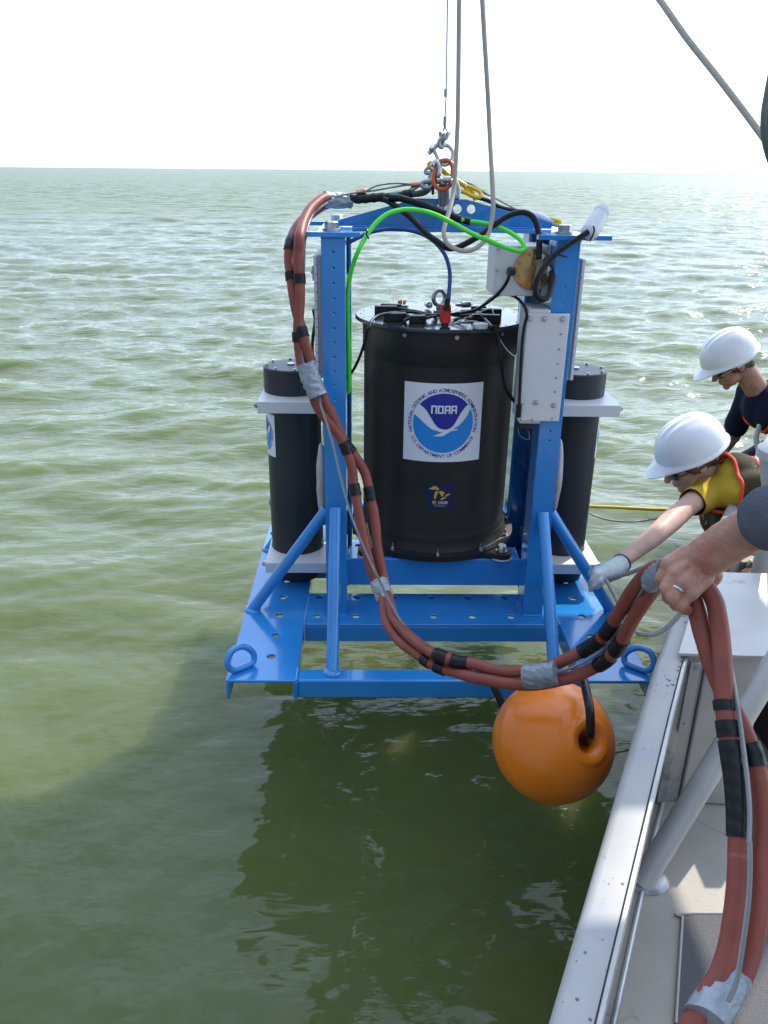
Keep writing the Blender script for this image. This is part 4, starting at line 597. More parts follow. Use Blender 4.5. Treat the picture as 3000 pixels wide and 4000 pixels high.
# small navy sticker with the lakes
Mc = Matrix.Translation((DC[0], DC[1], .379))
def small(me, name, m): me.transform(T.inv @ Mc); finish(me, m, 60); return T.part(name, None, m, me=me)
small(to_cyl(flat_poly([(-.045, -.044), (.045, -.044), (.045, .045), (-.045, .045)]), None, .247, .0012, 'small_sticker'), 'small_sticker', P_NAVY)
def cs(x, y): return ((x - 780) / 105 * .045, (1540 - y) / 93 * .045)
lakes = [[(695, 1490), (712, 1480), (728, 1470), (745, 1468), (758, 1478), (770, 1488), (768, 1497), (752, 1498), (738, 1490), (722, 1495)],
         [(742, 1508), (758, 1506), (768, 1512), (760, 1520), (754, 1532), (750, 1550), (742, 1564), (735, 1556), (735, 1535)],
         [(770, 1505), (785, 1502), (800, 1508), (815, 1515), (806, 1524), (800, 1538), (790, 1543), (782, 1528), (774, 1516)],
         [(780, 1562), (795, 1552), (812, 1546), (828, 1543), (820, 1554), (805, 1562), (790, 1566)],
         [(815, 1538), (826, 1528), (845, 1522), (854, 1526), (842, 1534), (828, 1540)]]
bm = bmesh.new()
for l in lakes:
    b = flat_poly([cs(*p) for p in l]); me = bpy.data.meshes.new('l'); b.to_mesh(me); b.free(); bm.from_mesh(me)
small(to_cyl(bm, None, .247, .002, 'lakes'), 'lake_shapes', P_GOLD)
small(to_cyl(text_bm('M', .0145, .0007), Matrix.Translation((-.0185, -.0265, 0)), .247, .002, 'm', False), 'gold_letter', P_GOLD)
small(to_cyl(text_bm('CILER', .0125, .0001), Matrix.Translation((.0095, -.0262, 0)), .247, .002, 'c', False), 'white_letters', WPRINT)
bm = text_bm('Cooperative Institute for Limnology', .0032); b2 = text_bm('and Ecosystems Research', .0032); bmesh.ops.transform(b2, matrix=Matrix.Translation((0, -.0042, 0)), verts=b2.verts)
me = bpy.data.meshes.new('l'); b2.to_mesh(me); b2.free(); bm.from_mesh(me)
small(to_cyl(bm, Matrix.Translation((0, -.0315, 0)), .247, .002, 's', False), 'small_print', WPRINT)
# things fixed to the lid
ZL = .912
def cbox(cx, cy, sx, sy, sz, rz, name='connector_block', m=BLACKP, z=ZL):
    return T.part(name, MB().box((-sx / 2, -sy / 2, 0), (sx / 2, sy / 2, sz), Matrix.Translation((cx, cy, z)) @ Matrix.Rotation(R(rz), 4, 'Z')), m, bevel=.002)
for a in ((-.136, .183, .07, .022, .018, -8), (-.156, .085, .072, .024, .026, 0), (-.13, -.04, .07, .026, .024, 6), (-.062, -.07, .05, .024, .022, 8), (.175, .05, .072, .024, .026, 0), (.165, -.05, .055, .024, .024, -5), (.15, .14, .05, .02, .02, 3), (.13, -.02, .04, .022, .02, 8)): cbox(*a)
for cx, cy, a in ((.11, .215, 20), (-.01, .2, 100)): 
    M1 = Matrix.Translation((cx, cy, ZL + .014)) @ Matrix.Rotation(R(a), 4, 'Z') @ Matrix.Rotation(R(90), 4, 'Y'); T.part('metal_connector', MB().lathe([(.006, -.03), (.006, -.01), (.011, -.01), (.011, .02), (.008, .025)], 16, M1), STEEL)
e = Matrix.Translation((.019, .138, ZL))
eb = T.part('eye_bolt', MB().lathe([(.018, 0), (.018, .006), (.009, .008), (.009, .022)], 20, e), STEEL)
T.part('eye_ring', MB().tube([(.019 + .019 * math.cos(R(30 * k)), .138 + .006 * math.cos(R(30 * k)), ZL + .046 + .024 * math.sin(R(30 * k))) for k in range(12)], .0072, seg=12, sm=3, closed=True), STEEL, eb)
rx, ry = .013, -.165
rc_ = T.part('red_connector', MB().lathe([(.011, .016), (.016, .018), (.0165, .03), (.0165, .055), (.015, .068), (.012, .07)], 10, Matrix.Translation((rx, ry, ZL)), True, True), REDP)
T.part('connector_base', MB().lathe([(.016, 0), (.016, .004), (.011, .005), (.011, .016)], 18, Matrix.Translation((rx, ry, ZL))), BLACKP, rc_)
T.part('grey_puck', MB().lathe([(.022, 0), (.023, .002), (.023, .012), (.020, .014)], 24, Matrix.Translation((.119, -.15, ZL))), WHITEP)
cop = T.part('sensor_disc', MB().lathe([(.022, 0), (.022, .01), (.018, .012)], 20, Matrix.Translation((-.097, .225, ZL))), STEEL)
m = MB()
for k in range(14): a = random.random() * 6.28; r = random.uniform(.004, .016); m.cyl((-.097 + r * math.cos(a), .225 + r * math.sin(a), ZL + .012), (-.097 + 1.2 * r * math.cos(a), .225 + 1.2 * r * math.sin(a), ZL + .024), .0025, .0015, 6)
T.part('copper_pins', m, COPPER, cop, kind='stuff')
m = MB()
for k in range(10):
    a = random.random() * 6.28; r = random.uniform(.12, .25); m.box((-.008, -.005, 0), (.008, .005, .0006), Matrix.Translation((DC[0] + r * math.cos(a), DC[1] + r * math.sin(a), ZL)) @ Matrix.Rotation(a, 4, 'Z'))
T.part('paper_tags', m, WPRINT, kind='stuff')

# ================================================================== side cylinders
def side_can(cx, cy, z0, ztop, side, label, zblk):
    T = Thing('side_cylinder', label, 'cylinder', (cx, cy, z0), FR, 'dark cylinders clamped outside the frame posts')
    M = Matrix.Translation((cx, cy, 0)); r = .0905
    T.part('tube_body', MB().lathe([(r - .004, z0), (r, z0 + .004), (r, ztop - .12)], 64, M), GREYP)
    cap = T.part('end_cap', MB().lathe([(r, ztop - .1195), (r + .0035, ztop - .118), (r + .0035, ztop - .004), (r, ztop)], 64, M), GREYP)
    for k in range(8):
        a = R(45 * k + 10); T.part('cap_screw', MB().hexbolt((cx + (r - .008) * math.cos(a), cy + (r - .008) * math.sin(a), ztop), (0, 0, 1), .0045, .006), STEEL, cap)
    T.part('vent_plug', MB().lathe([(.012, ztop), (.012, ztop + .004), (.009, ztop + .006)], 16, Matrix.Translation((cx - .005, cy + .005, 0))), STEEL, cap)
    for zb in zblk:
        xa, xb = (-.556, -.342) if side < 0 else (.381 if False else .366, .584)
        xs = sorted((xa, xb)); blk = MB().box((xs[0], cy - .155, zb), (xs[1], cy + .165, zb + .038)); cut = MB().lathe([(r + .0005, zb - .05), (r + .0005, zb + .1)], 64, M)
        me = boolean_cut(blk, cut, 'clamp_block', T.inv); finish(me, WHITEP, 30); b = T.part('clamp_block', None, WHITEP, me=me, bevel=.002)
        xo = xs[0] if side < 0 else xs[1]
        for y in (cy - .12, cy + .13):
            T.part('bolt', MB().cyl((xo, y, zb + .019), (xo + side * .016, y, zb + .019), .005, seg=10).hexbolt((xo, y, zb + .019), (side, 0, 0), .0095, .012), GALV, b)
    return T
TL = side_can(-.458, .05, .0015, .752, -1, 'dark grey cylinder on the frame side where the red hoses pass', (.632, .072))
seal_parts(TL, TL.o, -.458, .05, .53, .0905, .072, az=R(-84), k=.5)
TR = side_can(.475, .05, .0015, .748, 1, 'dark grey cylinder on the frame side next to the gloved hand', (.63, .072))
seal_parts(TR, TR.o, .475, .05, .53, .0905, .072, az=R(100), k=.5)

# ================================================================== white boxes
T = Thing('junction_box', 'white plastic box with a round brass flange, high inside the right post', 'box', (.2, -.15, 1.01), FR)
T.part('housing', MB().box((.143, -.2, 1.012), (.2985, -.05, 1.148)), WHITEP, bevel=.002)
for x, z in ((.15, 1.14), (.21, 1.142), (.285, 1.142), (.15, 1.082), (.152, 1.02), (.285, 1.02)):
    T.part('screw', MB().hexbolt((x, -.2, z), (0, -1, 0), .004, .004), STEEL)
bc = (.252, -.2, 1.085); Mb = Matrix.Translation(bc) @ Matrix.Rotation(R(90), 4, 'X')
br = T.part('brass_flange', MB().lathe([(.056, 0), (.056, .005), (.054, .006)], 48, Mb), BRASS)
for k in range(8):
    a = R(45 * k + 22); T.part('flange_screw', MB().hexbolt((bc[0] + .045 * math.cos(a), -.206, bc[2] + .045 * math.sin(a)), (0, -1, 0), .004, .003), BRASS, br)
ft = T.part('tee_fitting', MB().cyl((.262, -.226, 1.045), (.262, -.226, 1.12), .012, seg=16).cyl((.262, -.226, 1.1), (.262, -.226, 1.113), .016, seg=6).cyl((.262, -.226, 1.05), (.262, -.226, 1.06), .015, seg=6).cyl((.262, -.226, 1.085), (.296, -.228, 1.085), .011, seg=16).cyl((.262, -.206, 1.085), (.262, -.226, 1.085), .014, seg=16), FITTING)
T.part('white_gland', MB().cyl((.262, -.226, 1.12), (.263, -.228, 1.127), .0125, seg=16).cyl((.285, -.228, 1.085), (.291, -.228, 1.085), .013, seg=16).cyl((.262, -.226, 1.036), (.262, -.226, 1.045), .007, seg=12), WPRINT, ft)
T.part('rubber_sleeve', MB().cyl((.262, -.226, .995), (.262, -.226, 1.036), .0115, seg=16), GREYP, ft)
gl = T.part('cable_gland', MB().cyl((.186, -.2, 1.083), (.188, -.222, 1.082), .0095, seg=8).cyl((.188, -.222, 1.082), (.189, -.236, 1.079), .0085, seg=14), GREYP)
T = Thing('terminal_box', 'tall white box with a bolted cover plate on the front of the right post', 'box', (.29, -.2, .668), FR)
T.part('housing', MB().box((.235, -.2695, .655), (.2975, -.14, .985)), WHITEP, bevel=.003)
T.part('cover_plate', MB().box((.229, -.285, .668), (.348, -.2705, .976)), WHITEP, bevel=.002)
def cp(x, y): 
    v = (y - 350) / 840; xl = 520 - 50 * v; xr = 853 - 78 * v; u = (x - xl) / (xr - xl); return (.229 + .119 * u, .976 - .308 * v)
for x, y in ((540, 387), (653, 387), (795, 387), (490, 1037), (598, 1037), (733, 1060)):
    a, b = cp(x, y); T.part('bolt', MB().hexbolt((a, -.285, b), (0, -1, 0), .0058, .005), STEEL)
for x, y in ((783, 500), (773, 615), (763, 728), (752, 838), (742, 950), (487, 1180), (570, 1178), (722, 1167)):
    a, b = cp(x, y); T.part('screw', MB().cyl((a, -.285, b), (a, -.2865, b), .0028, seg=8), GALV)
T.part('bottom_connector', MB().box((.238, -.268, .638), (.278, -.245, .6545)), BLACKP, bevel=.002)
T.part('pigtail', MB().tube([tuple(FR.inverted() @ Vector(p)) for p in P('pig_loop')], .0012, 6), WIRE)

# slotted grey racks on the outside of the posts
for sx, lab in ((-1, 'grey slotted plastic rack on the outside of the left posts, behind the red hoses'), (1, 'grey slotted plastic rack on the outside of the right posts')):
    xo = -.3415 if sx < 0 else .3645; xe = xo + sx * .021
    T = Thing('slotted_rack', lab, 'rack', (xo, 0, .78), FR, 'slotted racks on the posts')
    a, b = sorted((xo, xo + sx * .012)); T.part('back_panel', MB().box((a, -.235, .778), (b, .235, 1.12)), GREYBOX, bevel=.001)
    a, b = sorted((xo + sx * .0122, xe)); n = 14
    for k in range(n):
        z = .781 + k * .0242
        T.part('rib', MB().box((a, -.248, z), (b, .24, z + .0225)), GREYBOX, bevel=.0008)
    a, b = sorted((xe + sx * .0002, xe + sx * .006)); br = T.part('bracket', MB().box((a, -.22, 1.05), (b, -.17, 1.09)), GALV, bevel=.001)
    T.part('screw', MB().hexbolt((b if sx > 0 else a, -.195, 1.07), (sx, 0, 0), .005, .005), GALV, br)
# zinc anodes
def anode(x, y, z0, z1, lab):
    m = MB().sph((x, y, (z0 + z1) / 2), (.0175, .03, (z1 - z0) / 2 + .005), 20, 14); me_ = mesh_of(m, 'anode')
    for v in me_.vertices: v.co.x += .003 * noise.noise(v.co * 30); v.co.z += .004 * noise.noise(v.co * 18)
    finish(me_, ZINC, 60); o = bpy.data.objects.new('zinc_anode', me_); COL.objects.link(o); o.matrix_world = FR; o['label'] = lab; o['category'] = 'anode'; o['group'] = 'zinc anodes on the posts'
anode(-.352, -.215, .33, .565, 'pale grey metal lump on the outer face of the front left post')
anode(.375, -.215, .35, .585, 'pale grey metal lump on the outer face of the front right post')
anode(.39, .2, .38, .63, 'pale grey metal lump on the far right post, seen between the posts')
anode(-.355, .2, .38, .63, 'pale grey metal lump on the far left post, above the lower one')

# ================================================================== cables on the frame
def cable(name, keys, m, r, label, cat='cable', extra=None, group=None):
    pts = P(keys[0]); T = Thing(name, label, cat, pts[0]); first = True
    for k in keys: T.part('cable_run', MB().tube(P(k), r, 10), m)
    return T
T = cable('green_hose', ['green', 'green2'], GREENC, .0062, 'bright green hose looping over the top of the blue frame', 'hose')
T.part('zip_tie', MB().tube(P('zip_green'), .0022, 8), BLACKC); T.part('black_sleeve', MB().tube(P('sleeve1'), .0098, 14), BLACKC)
T = cable('blue_cable', ['blue_cable'], BLUEC, .0058, 'dark blue cable arching down to the red connector on the drum lid')
T.part('boot', MB().tube(P('blue_boot'), .0072, 12, rfun=lambda t: .95 + .35 * t), BLACKC)
cable('thick_black_cable', ['black_big'], BLACKC, .0086, 'thick black cable running from the tape joint to the brass flange')
T = cable('coiled_black_cable', ['bottle_cable'], BLACKC, .0078, 'thick black cable looped beside the brass flange and ending at the clear bottle')
T.part('zip_tie', MB().tube(P('zip_post'), .0022, 8), BLACKC)
cable('box_cable', ['box_cable'], BLACKC, .0048, 'black cable from the white box that coils on the drum lid')
T = cable('terminal_cable', ['loop_cable'], BLACKC, .0046, 'black cable arching from the lid down the edge of the white cover plate')
T.part('cable_end', MB().tube(P('conn_bar'), .0085, 12), BLACKC)
cable('lid_cable', ['lid_to_box'], BLACKC, .0055, 'black cable drooping from the lid across the right side of the drum', group='cables on the drum lid')
cable('left_cable', ['left_lid_cable'], BLACKC, .0046, 'black cable drooping over the left rim of the drum to the left post')
T = Thing('lid_wiring', 'short black leads plugged into the blocks on the drum lid', 'wiring', P('lid_c1')[0])
for k in range(1, 8): T.part('lead', MB().tube(P('lid_c%d' % k), .0042, 8), BLACKC if k not in (7,) else STEEL)
T = Thing('thin_tube', 'thin clear tube curling from the lid puck and over the drum rim', 'tube', P('thin_white')[0])
for k in ('thin_white', 'thin_clear'): T.part('tubing', MB().tube(P(k), .0016, 6), WPRINT)
solo('hidden_cable', MB().tube(P('behind_cable'), .005, 8), BLACKC, 'thin black cable hanging behind the left rack, beside the red hoses', 'cable', loc=P('behind_cable')[0])
T = Thing('clear_bottle', 'frosted clear plastic bottle tied to the right end of the top bar', 'bottle', P('bottle')[0])
b0, b1 = Vector(P('bottle')[0]), Vector(P('bottle')[-1]); b0 -= (b1 - b0) * .12; dd = b1 - b0
T.part('bottle_body', MB().lathe([(.014, -.012), (.0235, 0), (.0245, .01), (.0245, dd.length * .72), (.021, dd.length * .8)], 24, Matrix.Translation(b0) @ dd.to_track_quat('Z', 'Y').to_matrix().to_4x4()), CLEARP)
T.part('bottle_cap', MB().lathe([(.0215, dd.length * .8), (.0225, dd.length * .82), (.0225, dd.length), (.019, dd.length * 1.05)], 24, Matrix.Translation(b0) @ dd.to_track_quat('Z', 'Y').to_matrix().to_4x4()), WHITEP)
T.part('zip_tie', MB().tube(P('bottle_tie'), .0022, 8), BLACKC)

# ================================================================== red hose bundle
T = Thing('hose_bundle', 'taped bundle of red rubber hoses sagging from the frame top to the gripping hand', 'hose', P('hose_a')[0])
HR = .0138
for k in ('hose_a', 'hose_b'): T.part('red_hose', MB().tube(P(k), HR, 18, rfun=lambda t: 1 + .03 * min(1, max(0, (t - .45) * 4))), RED)
T.part('steel_wire', MB().tube(P('wire'), .0034, 10), WIRE)
SISAL = wrapmat('frayed_cord', (.4, .33, .2), .9, 120, 1.5, strength=1, dark=.4)
T.part('inner_cord', MB().tube(P('inner'), .0085, 12, rfun=lambda t: 1 + .18 * math.sin(t * 40)), SISAL)
ip = P('inner'); T.part('inner_wrap', MB().tube(ip[6:9], .0105, 12, rfun=lambda t: 1 + .1 * math.sin(t * 20)), TAPE); T.part('inner_wrap', MB().tube(ip[10:13], .0115, 12, rfun=lambda t: 1 + .1 * math.sin(t * 20)), TAPE)
for b in P('black_bands'): T.part('black_tape', MB().tube(b, HR * 1.2, 18, sm=3), TAPE)
def duct(pts, r, flat):
    m = MB().tube(pts, r, 40, sm=10, flat=flat); me_ = mesh_of(m, 'silver_tape', T.inv)
    displace(me_, lambda c: .0034 * noise.noise(Vector((c.x * 45 + c.z * 60, c.y * 40, c.z * 170))) + .0018 * noise.noise(c * 120))
    finish(me_, DUCT, 60); T.part('silver_tape', None, DUCT, me=me_)
for b, r, f in zip(P('silver_bands'), (.019, .019, .019, .021, .019, .021), (((0, 0, 1), 1.15), ((1, 0, .3), 1.4), ((1, 0, .3), 1.35), ((0, 0, 1), 1.45), ((.2, 0, 1), 1.35), ((1, 0, .2), 1.5))): duct(b, r, f)
T.part('top_sleeve', MB().tube(P('top_sleeve'), .0125, 16, rfun=lambda t: 1 + .07 * math.sin(t * 50)), TAPE)
GTAPE = mat('green_tape', (.02, .2, .12), .4); T.part('green_tape', MB().tube(P('green_wrap'), .0145, 16), GTAPE)

# ================================================================== rigging
T = Thing('hoist_wire', 'thin steel hoist wire coming straight down to the shackles', 'wire', P('hoist_wire')[-1])
T.part('wire', MB().tube(P('hoist_wire'), .0022, 8), WIRE)
for f in P('wire_ferr'): T.part('ferrule', MB().tube(f, .0052, 12, sm=1), GALV)
T.part('eye_loop', MB().tube(P('wire_eye'), .0026, 8), WIRE)
T.part('thimble', MB().tube(P('wire_eye')[2:6], .0048, 10), GALV)
def shackle(lab, parts, m=GALV):
    T = Thing('shackle', lab, 'shackle', parts[0][1][0], group='shackles above the frame')
    for n, p, r in parts: T.part(n, MB().tube(p, r, 12, sm=5), m)
    return T
shackle('small grey shackle directly under the hoist wire eye', [('bow', P('s_small_bow'), .0062), ('pin', P('s_small_pin'), .006)])
T = shackle('large silver bow shackle hanging open against the sky', [('bow', P('s_big_bow'), .0062), ('pin', P('s_big_pin'), .0065), ('pin_eye', P('s_big_eye'), .0068)], STEEL)
shackle('silver shackle hooked on the upper left of the orange ring', [('bow', P('s_mid_bow'), .0066)], STEEL)
shackle('heavy grey shackle bolted through the arch plate', [('bow', P('s_low_bow1'), .0092), ('pin', P('s_low_pin'), .011)])
shackle('grey shackle hanging on the right of the orange ring, behind the tan rope', [('bow', P('s_right_bow'), .0066)])
T = shackle('cluster of silver shackle pins across the bottom of the orange ring', [('pin', p, .0095) for p in P('s_pins')], STEEL)
shackle('small grey shackle hanging on the left of the yellow hook', [('bow', P('s_left_bow'), .0055)])
T = shackle('grey shackle joining the left wire sling to the orange ring', [('bow', P('s_left2'), .0066), ('link', P('link_loop'), .0062)])
solo('orange_link', MB().tube(P('orange')[:-1], .0063, 14, sm=4, closed=True), ORANGE, 'oval orange lifting ring holding all the shackles together', 'ring', loc=P('orange')[0])
solo('black_tag', MB().tube(P('dark_tag'), .004, 8), BLACKC, 'small black tag dangling under the left shackle', 'tag', loc=P('dark_tag')[0])
T = Thing('green_sling', 'dark green webbing loop left of the orange ring', 'sling', P('green_link')[0])
T.part('loop', MB().tube(P('green_link'), .0085, 12), mat('green_webbing', (.02, .07, .05), .6))
T = Thing('yellow_hook', 'long yellow painted release hook with a forked end, lying right of the orange ring', 'hook', P('yellow_bar')[0])
T.part('bar', MB().tube(P('yellow_bar'), .0078, 12), YELLOW); T.part('hook_end', MB().tube(P('yellow_loop'), .0065, 12), YELLOW); T.part('fork', MB().tube(P('yellow_fork'), .006, 12), YELLOW)
for p in P('yellow_x'): T.part('fork_web', MB().tube(p, .0055, 10), YELLOW)
T = Thing('wire_sling', 'double steel wire sling with copper ferrules, from the silver tape to the ring', 'sling', P('sling1')[0])
for k in ('sling1', 'sling2'): T.part('strand', MB().tube(P(k), .0026, 8), WIRE)
for f in P('ferrules'): T.part('copper_ferrule', MB().tube(f, .0068, 12, sm=1, flat=((0, 0, 1), 1.15)), COPPER, bevel=.001)
T = Thing('lanyard', 'thin steel lanyard and black strap running down to the right end of the arch', 'lanyard', P('lanyard')[0])
T.part('wire', MB().tube(P('lanyard'), .0022, 8), WIRE); T.part('wire', MB().tube(P('lanyard2'), .0022, 8), WIRE); T.part('strap', MB().tube(P('strap'), .0075, 10, flat=((0, 0, 1), .8)), BLACKC)
T.part('pale_wrap', MB().tube(P('white_bag'), .0085, 12, rfun=lambda t: .6 + .6 * math.sin(t * 3)), WPRINT); T.part('yellow_end', MB().tube(P('yellow_end'), .006, 12), YELLOW); T.part('blue_cord', MB().tube(P('blue_cord'), .003, 8), P_LIGHT)
solo('hoist_rope', MB().tube(P('rope_u'), .0064, 12), ROPE, 'tan braided rope hanging in a long loop in front of the frame', 'rope', loc=P('rope_u')[0])

# ================================================================== orange buoy
c = Vector(P('buoy_c')); ax = (Vector(P('buoy_hole')) - c).normalized(); RB = .1525
T = Thing('orange_buoy', 'round glossy orange float hanging under the red hoses', 'buoy', c)
prof = []
n = 64
for i in range(n + 1):
    a = -90 + 180 * i / n; r = RB * math.cos(R(a)); z = RB * 1.0 * math.sin(R(a))
    if a > 68 or a < -68: continue
    if abs(a) < 1.5: r += .0022
    elif abs(a) < 4.5: r += .0007
    if 55 < abs(a) < 57.5: r += .0012
    prof.append((r, z))
r0, z0 = prof[-1]
hole = [(r0 - .004, z0 + .006), (r0 - .012, z0 + .007), (.036, z0 + .004), (.026, z0 - .004), (.021, z0 - .02), (.02, z0 - .06)]
prof = [(a, -b) for a, b in hole[::-1]] + prof + hole
T.part('float_body', MB().lathe(prof, 80, Matrix.Translation(c) @ ax.to_track_quat('Z', 'Y').to_matrix().to_4x4()), BUOYM, angle=50)
T.part('hose_strop', MB().tube(P('buoy_hose'), .0105, 14), BLACKC)
T.part('hose_strop', MB().tube(P('buoy_hose2'), .0108, 14), BLACKC)
T.part('through_hose', MB().tube([c - ax * .12, c, c + ax * .1], .0105, 12), BLACKC)

# ================================================================== boat
Bm = Matrix.Translation((.234, .744, 0)) @ Matrix.Rotation(R(-25.4), 4, 'Z')      # x inboard, y forward along the side
Bi = Bm.inverted()
def bl(x, y): v = Bi @ Vector((x, y, 0)); return (v.x, v.y)
T = Thing('work_boat', 'aluminium work boat, its bare metal side and deck along the right edge', 'boat', (0, 0, 0), Bm)
def sidecurve(y): return .0 + (.022 * max(0, y - .95) ** 1.3 * 3 if y > .95 else 0)
def sweep(sec, ys, name, m, angle=40):
    vs = []; fs = []; n = len(sec)
    for y in ys:
        o = sidecurve(y); vs += [(x + o, y, z) for x, z in sec]
    for i in range(len(ys) - 1):
        for k in range(n): k2 = (k + 1) % n; fs.append((i * n + k, (i + 1) * n + k, (i + 1) * n + k2, i * n + k2))
    fs += [tuple(range(n))[::-1], tuple(range((len(ys) - 1) * n, len(ys) * n))]
    return T.part(name, MB().add(vs, fs), m, angle=angle)
YS = [-2.2 + .2 * k for k in range(34)]
gsec = [(0, .63), (.002, .645), (.008, .656), (.018, .66), (.060, .661), (.062, .652), (.062, .60), (.004, .60)]
sweep(gsec, YS, 'gunwale', GUN)
sweep([(.0625, .64), (.0625, .664), (.064, .667), (.070, .667), (.0715, .664), (.0715, .62), (.0625, .62)], YS, 'gunwale_lip', ALU)
sweep([(.006, .5995), (.045, .5995), (.045, -.3), (.30, -.6), (.29, -.61), (.006, -.3)], YS, 'hull_side', ALU)
sweep([(.0455, .1985), (2.3, .1985), (2.3, .15), (.0455, .15)], YS, 'deck', DECK)
sweep([(2.3, .66), (2.36, .66), (2.36, -.3), (2.3, -.3)], YS, 'far_hull_side', ALU)
mb = MB()
mp_ = [(.59, 1.058), (.678, 1.28), (.69, 1.305), (.72, 1.315), (1.25, 1.315), (1.25, .1), (.3, .1)]
T.part('nonslip_mat', MB().prism([bl(*p) for p in mp_], .199, .2035), MATM, angle=30)
wl = MB().tube([(*bl(*p), .2035) for p in mp_[:5]], .003, 8, sm=2); T.part('mat_edge', wl, mat('sealant_edge', (.4, .38, .35), .6))
T.part('deck_seam', MB().tube([(.1, 1.05, .199), (.5, .95, .199), (1.2, .8, .199)], .0015, 6), ALUP)
T.part('deck_bead', MB().tube([(.075 + sidecurve(y), y, .2) for y in [-1 + .25 * k for k in range(16)]], .006, 8), ALU)
# brace tube
t = P('tube'); T2 = Thing('brace_pipe', 'thick bare aluminium pipe rising from the deck toward the upper right', 'pipe', t[0])
e1 = Vector(t[0]) + (Vector(t[-1]) - Vector(t[0])) * 2.0
pm = MB().cyl(Vector(t[0]) + Vector((-.01, -.008, -.0)), e1, .0275, seg=32); T2.part('pipe_body', pm, ALUP)
T2.part('weld_bead', MB().lathe([(.046, .2), (.04, .207), (.031, .213)], 28, Matrix.Translation((t[0][0] + .006, t[0][1] + .004, 0)) @ Matrix.Diagonal((1.15, 1, 1, 1))), ALU, angle=80)
# locker
T = Thing('deck_locker', 'pale aluminium locker with a flat sunlit top beside the gunwale', 'locker', (.9, 1.85, .2))
top = [(.723, 1.656), (.945, 1.645), (.985, 1.75), (1.128, 2.083), (.93, 2.092), (.838, 1.885)]
T.part('locker_top', MB().prism(top, .672, .68), ALUP, bevel=.001)
ins = [(.80, 1.665), (.935, 1.657), (.975, 1.752), (1.118, 2.075), (.935, 2.083), (.86, 1.9)]
T.part('locker_body', MB().prism(ins, .2, .671), ALUP, bevel=.006)
T.part('corner_post', MB().box((.738, 1.66, .2), (.762, 1.672, .671)), ALU, bevel=.002)
cpn = T.part('side_strip', MB().box((.757, 1.652, .44), (.782, 1.6555, .655)), ALU, bevel=.001)
for z in (.47, .64): T.part('screw', MB().cyl((.77, 1.6515, z), (.77, 1.6495, z), .004, seg=10), STEEL, cpn)
T.part('inner_flange', MB().prism([(.74, 1.674), (.80, 1.674), (.80, 1.68), (.74, 1.68)], .2, .67), ALU)
pl = T.part('access_plate', MB().box((.9, 1.642, .36), (.94, 1.645, .52)), ALUP, bevel=.001); T.part('screw', MB().cyl((.93, 1.6415, .38), (.93, 1.639, .38), .004, seg=10), STEEL, pl)
sp_ = Thing('deck_post', 'dark square post standing against the far edge of the locker', 'post', (1.16, 2.06, .2)); sp_.part('post_body', MB().box((1.135, 1.78, .2), (1.175, 2.08, .70)), mat('dark_metal', (.05, .05, .055), .5), bevel=.003)
# mushroom vent
b0 = Vector(P('bollard')[0])
T = Thing('mushroom_vent', 'cream capped post between the kneeling woman and the bare arm', 'vent', (b0.x + .06, b0.y, .2))
Mv = Matrix.Translation((b0.x + .062, b0.y, 0)); zt = b0.z + .03
T.part('vent_cap', MB().lathe([(.0, zt), (.08, zt - .001), (.088, zt - .006), (.09, zt - .03), (.082, zt - .032)], 48, Mv, False, True), CREAM, bevel=0)
T.part('vent_stem', MB().lathe([(.08, zt - .033), (.07, zt - .08), (.045, zt - .16), (.035, zt - .2), (.035, .2)], 40, Mv), CREAM)

# unseen panels added above the boat to shade the near water and gunwale
T = Thing('added_shade_panels', 'grey shade panels on posts, added out of view above the work boat', 'added_shade_panels', (2.6, 3.5, .2))
T.part('panel', MB().box((1.2, 3.02, 3.0), (2.75, 4.3, 3.04)), ALUP, bevel=.004); T.part('panel', MB().box((1.6, 1.9, 3.0), (3.3, 2.75, 3.04)), ALUP, bevel=.004); T.part('rail', MB().box((2.65, 1.9, 3.041), (2.75, 4.35, 3.09)), ALU, bevel=.004)
T.part('post', MB().cyl((2.7, 3.25, .2), (2.7, 3.25, 3.0), .03), ALU); T.part('post', MB().cyl((2.7, 3.9, .2), (2.7, 3.9, 3.0), .03), ALU)
# small deck gear seen past the locker
T = Thing('rope_coil', 'small coil of white rope lying on deck behind the locker', 'rope', (1.5, 2.45, .2))
T.part('coil', MB().tube([(1.5 + (.09 + .004 * k) * math.cos(k * .7), 2.45 + (.09 + .004 * k) * math.sin(k * .7), .215 + .0006 * k) for k in range(26)], .008, 10), WROPE)
T = Thing('blue_loop', 'short dark blue hose loop on the deck behind the locker', 'hose', (1.2, 2.35, .2))
T.part('loop', MB().tube([(1.22 + .06 * math.cos(k), 2.33 + .05 * math.sin(k), .23 + .02 * math.sin(k)) for k in range(6)], .012, 10, closed=True), BLUEC)

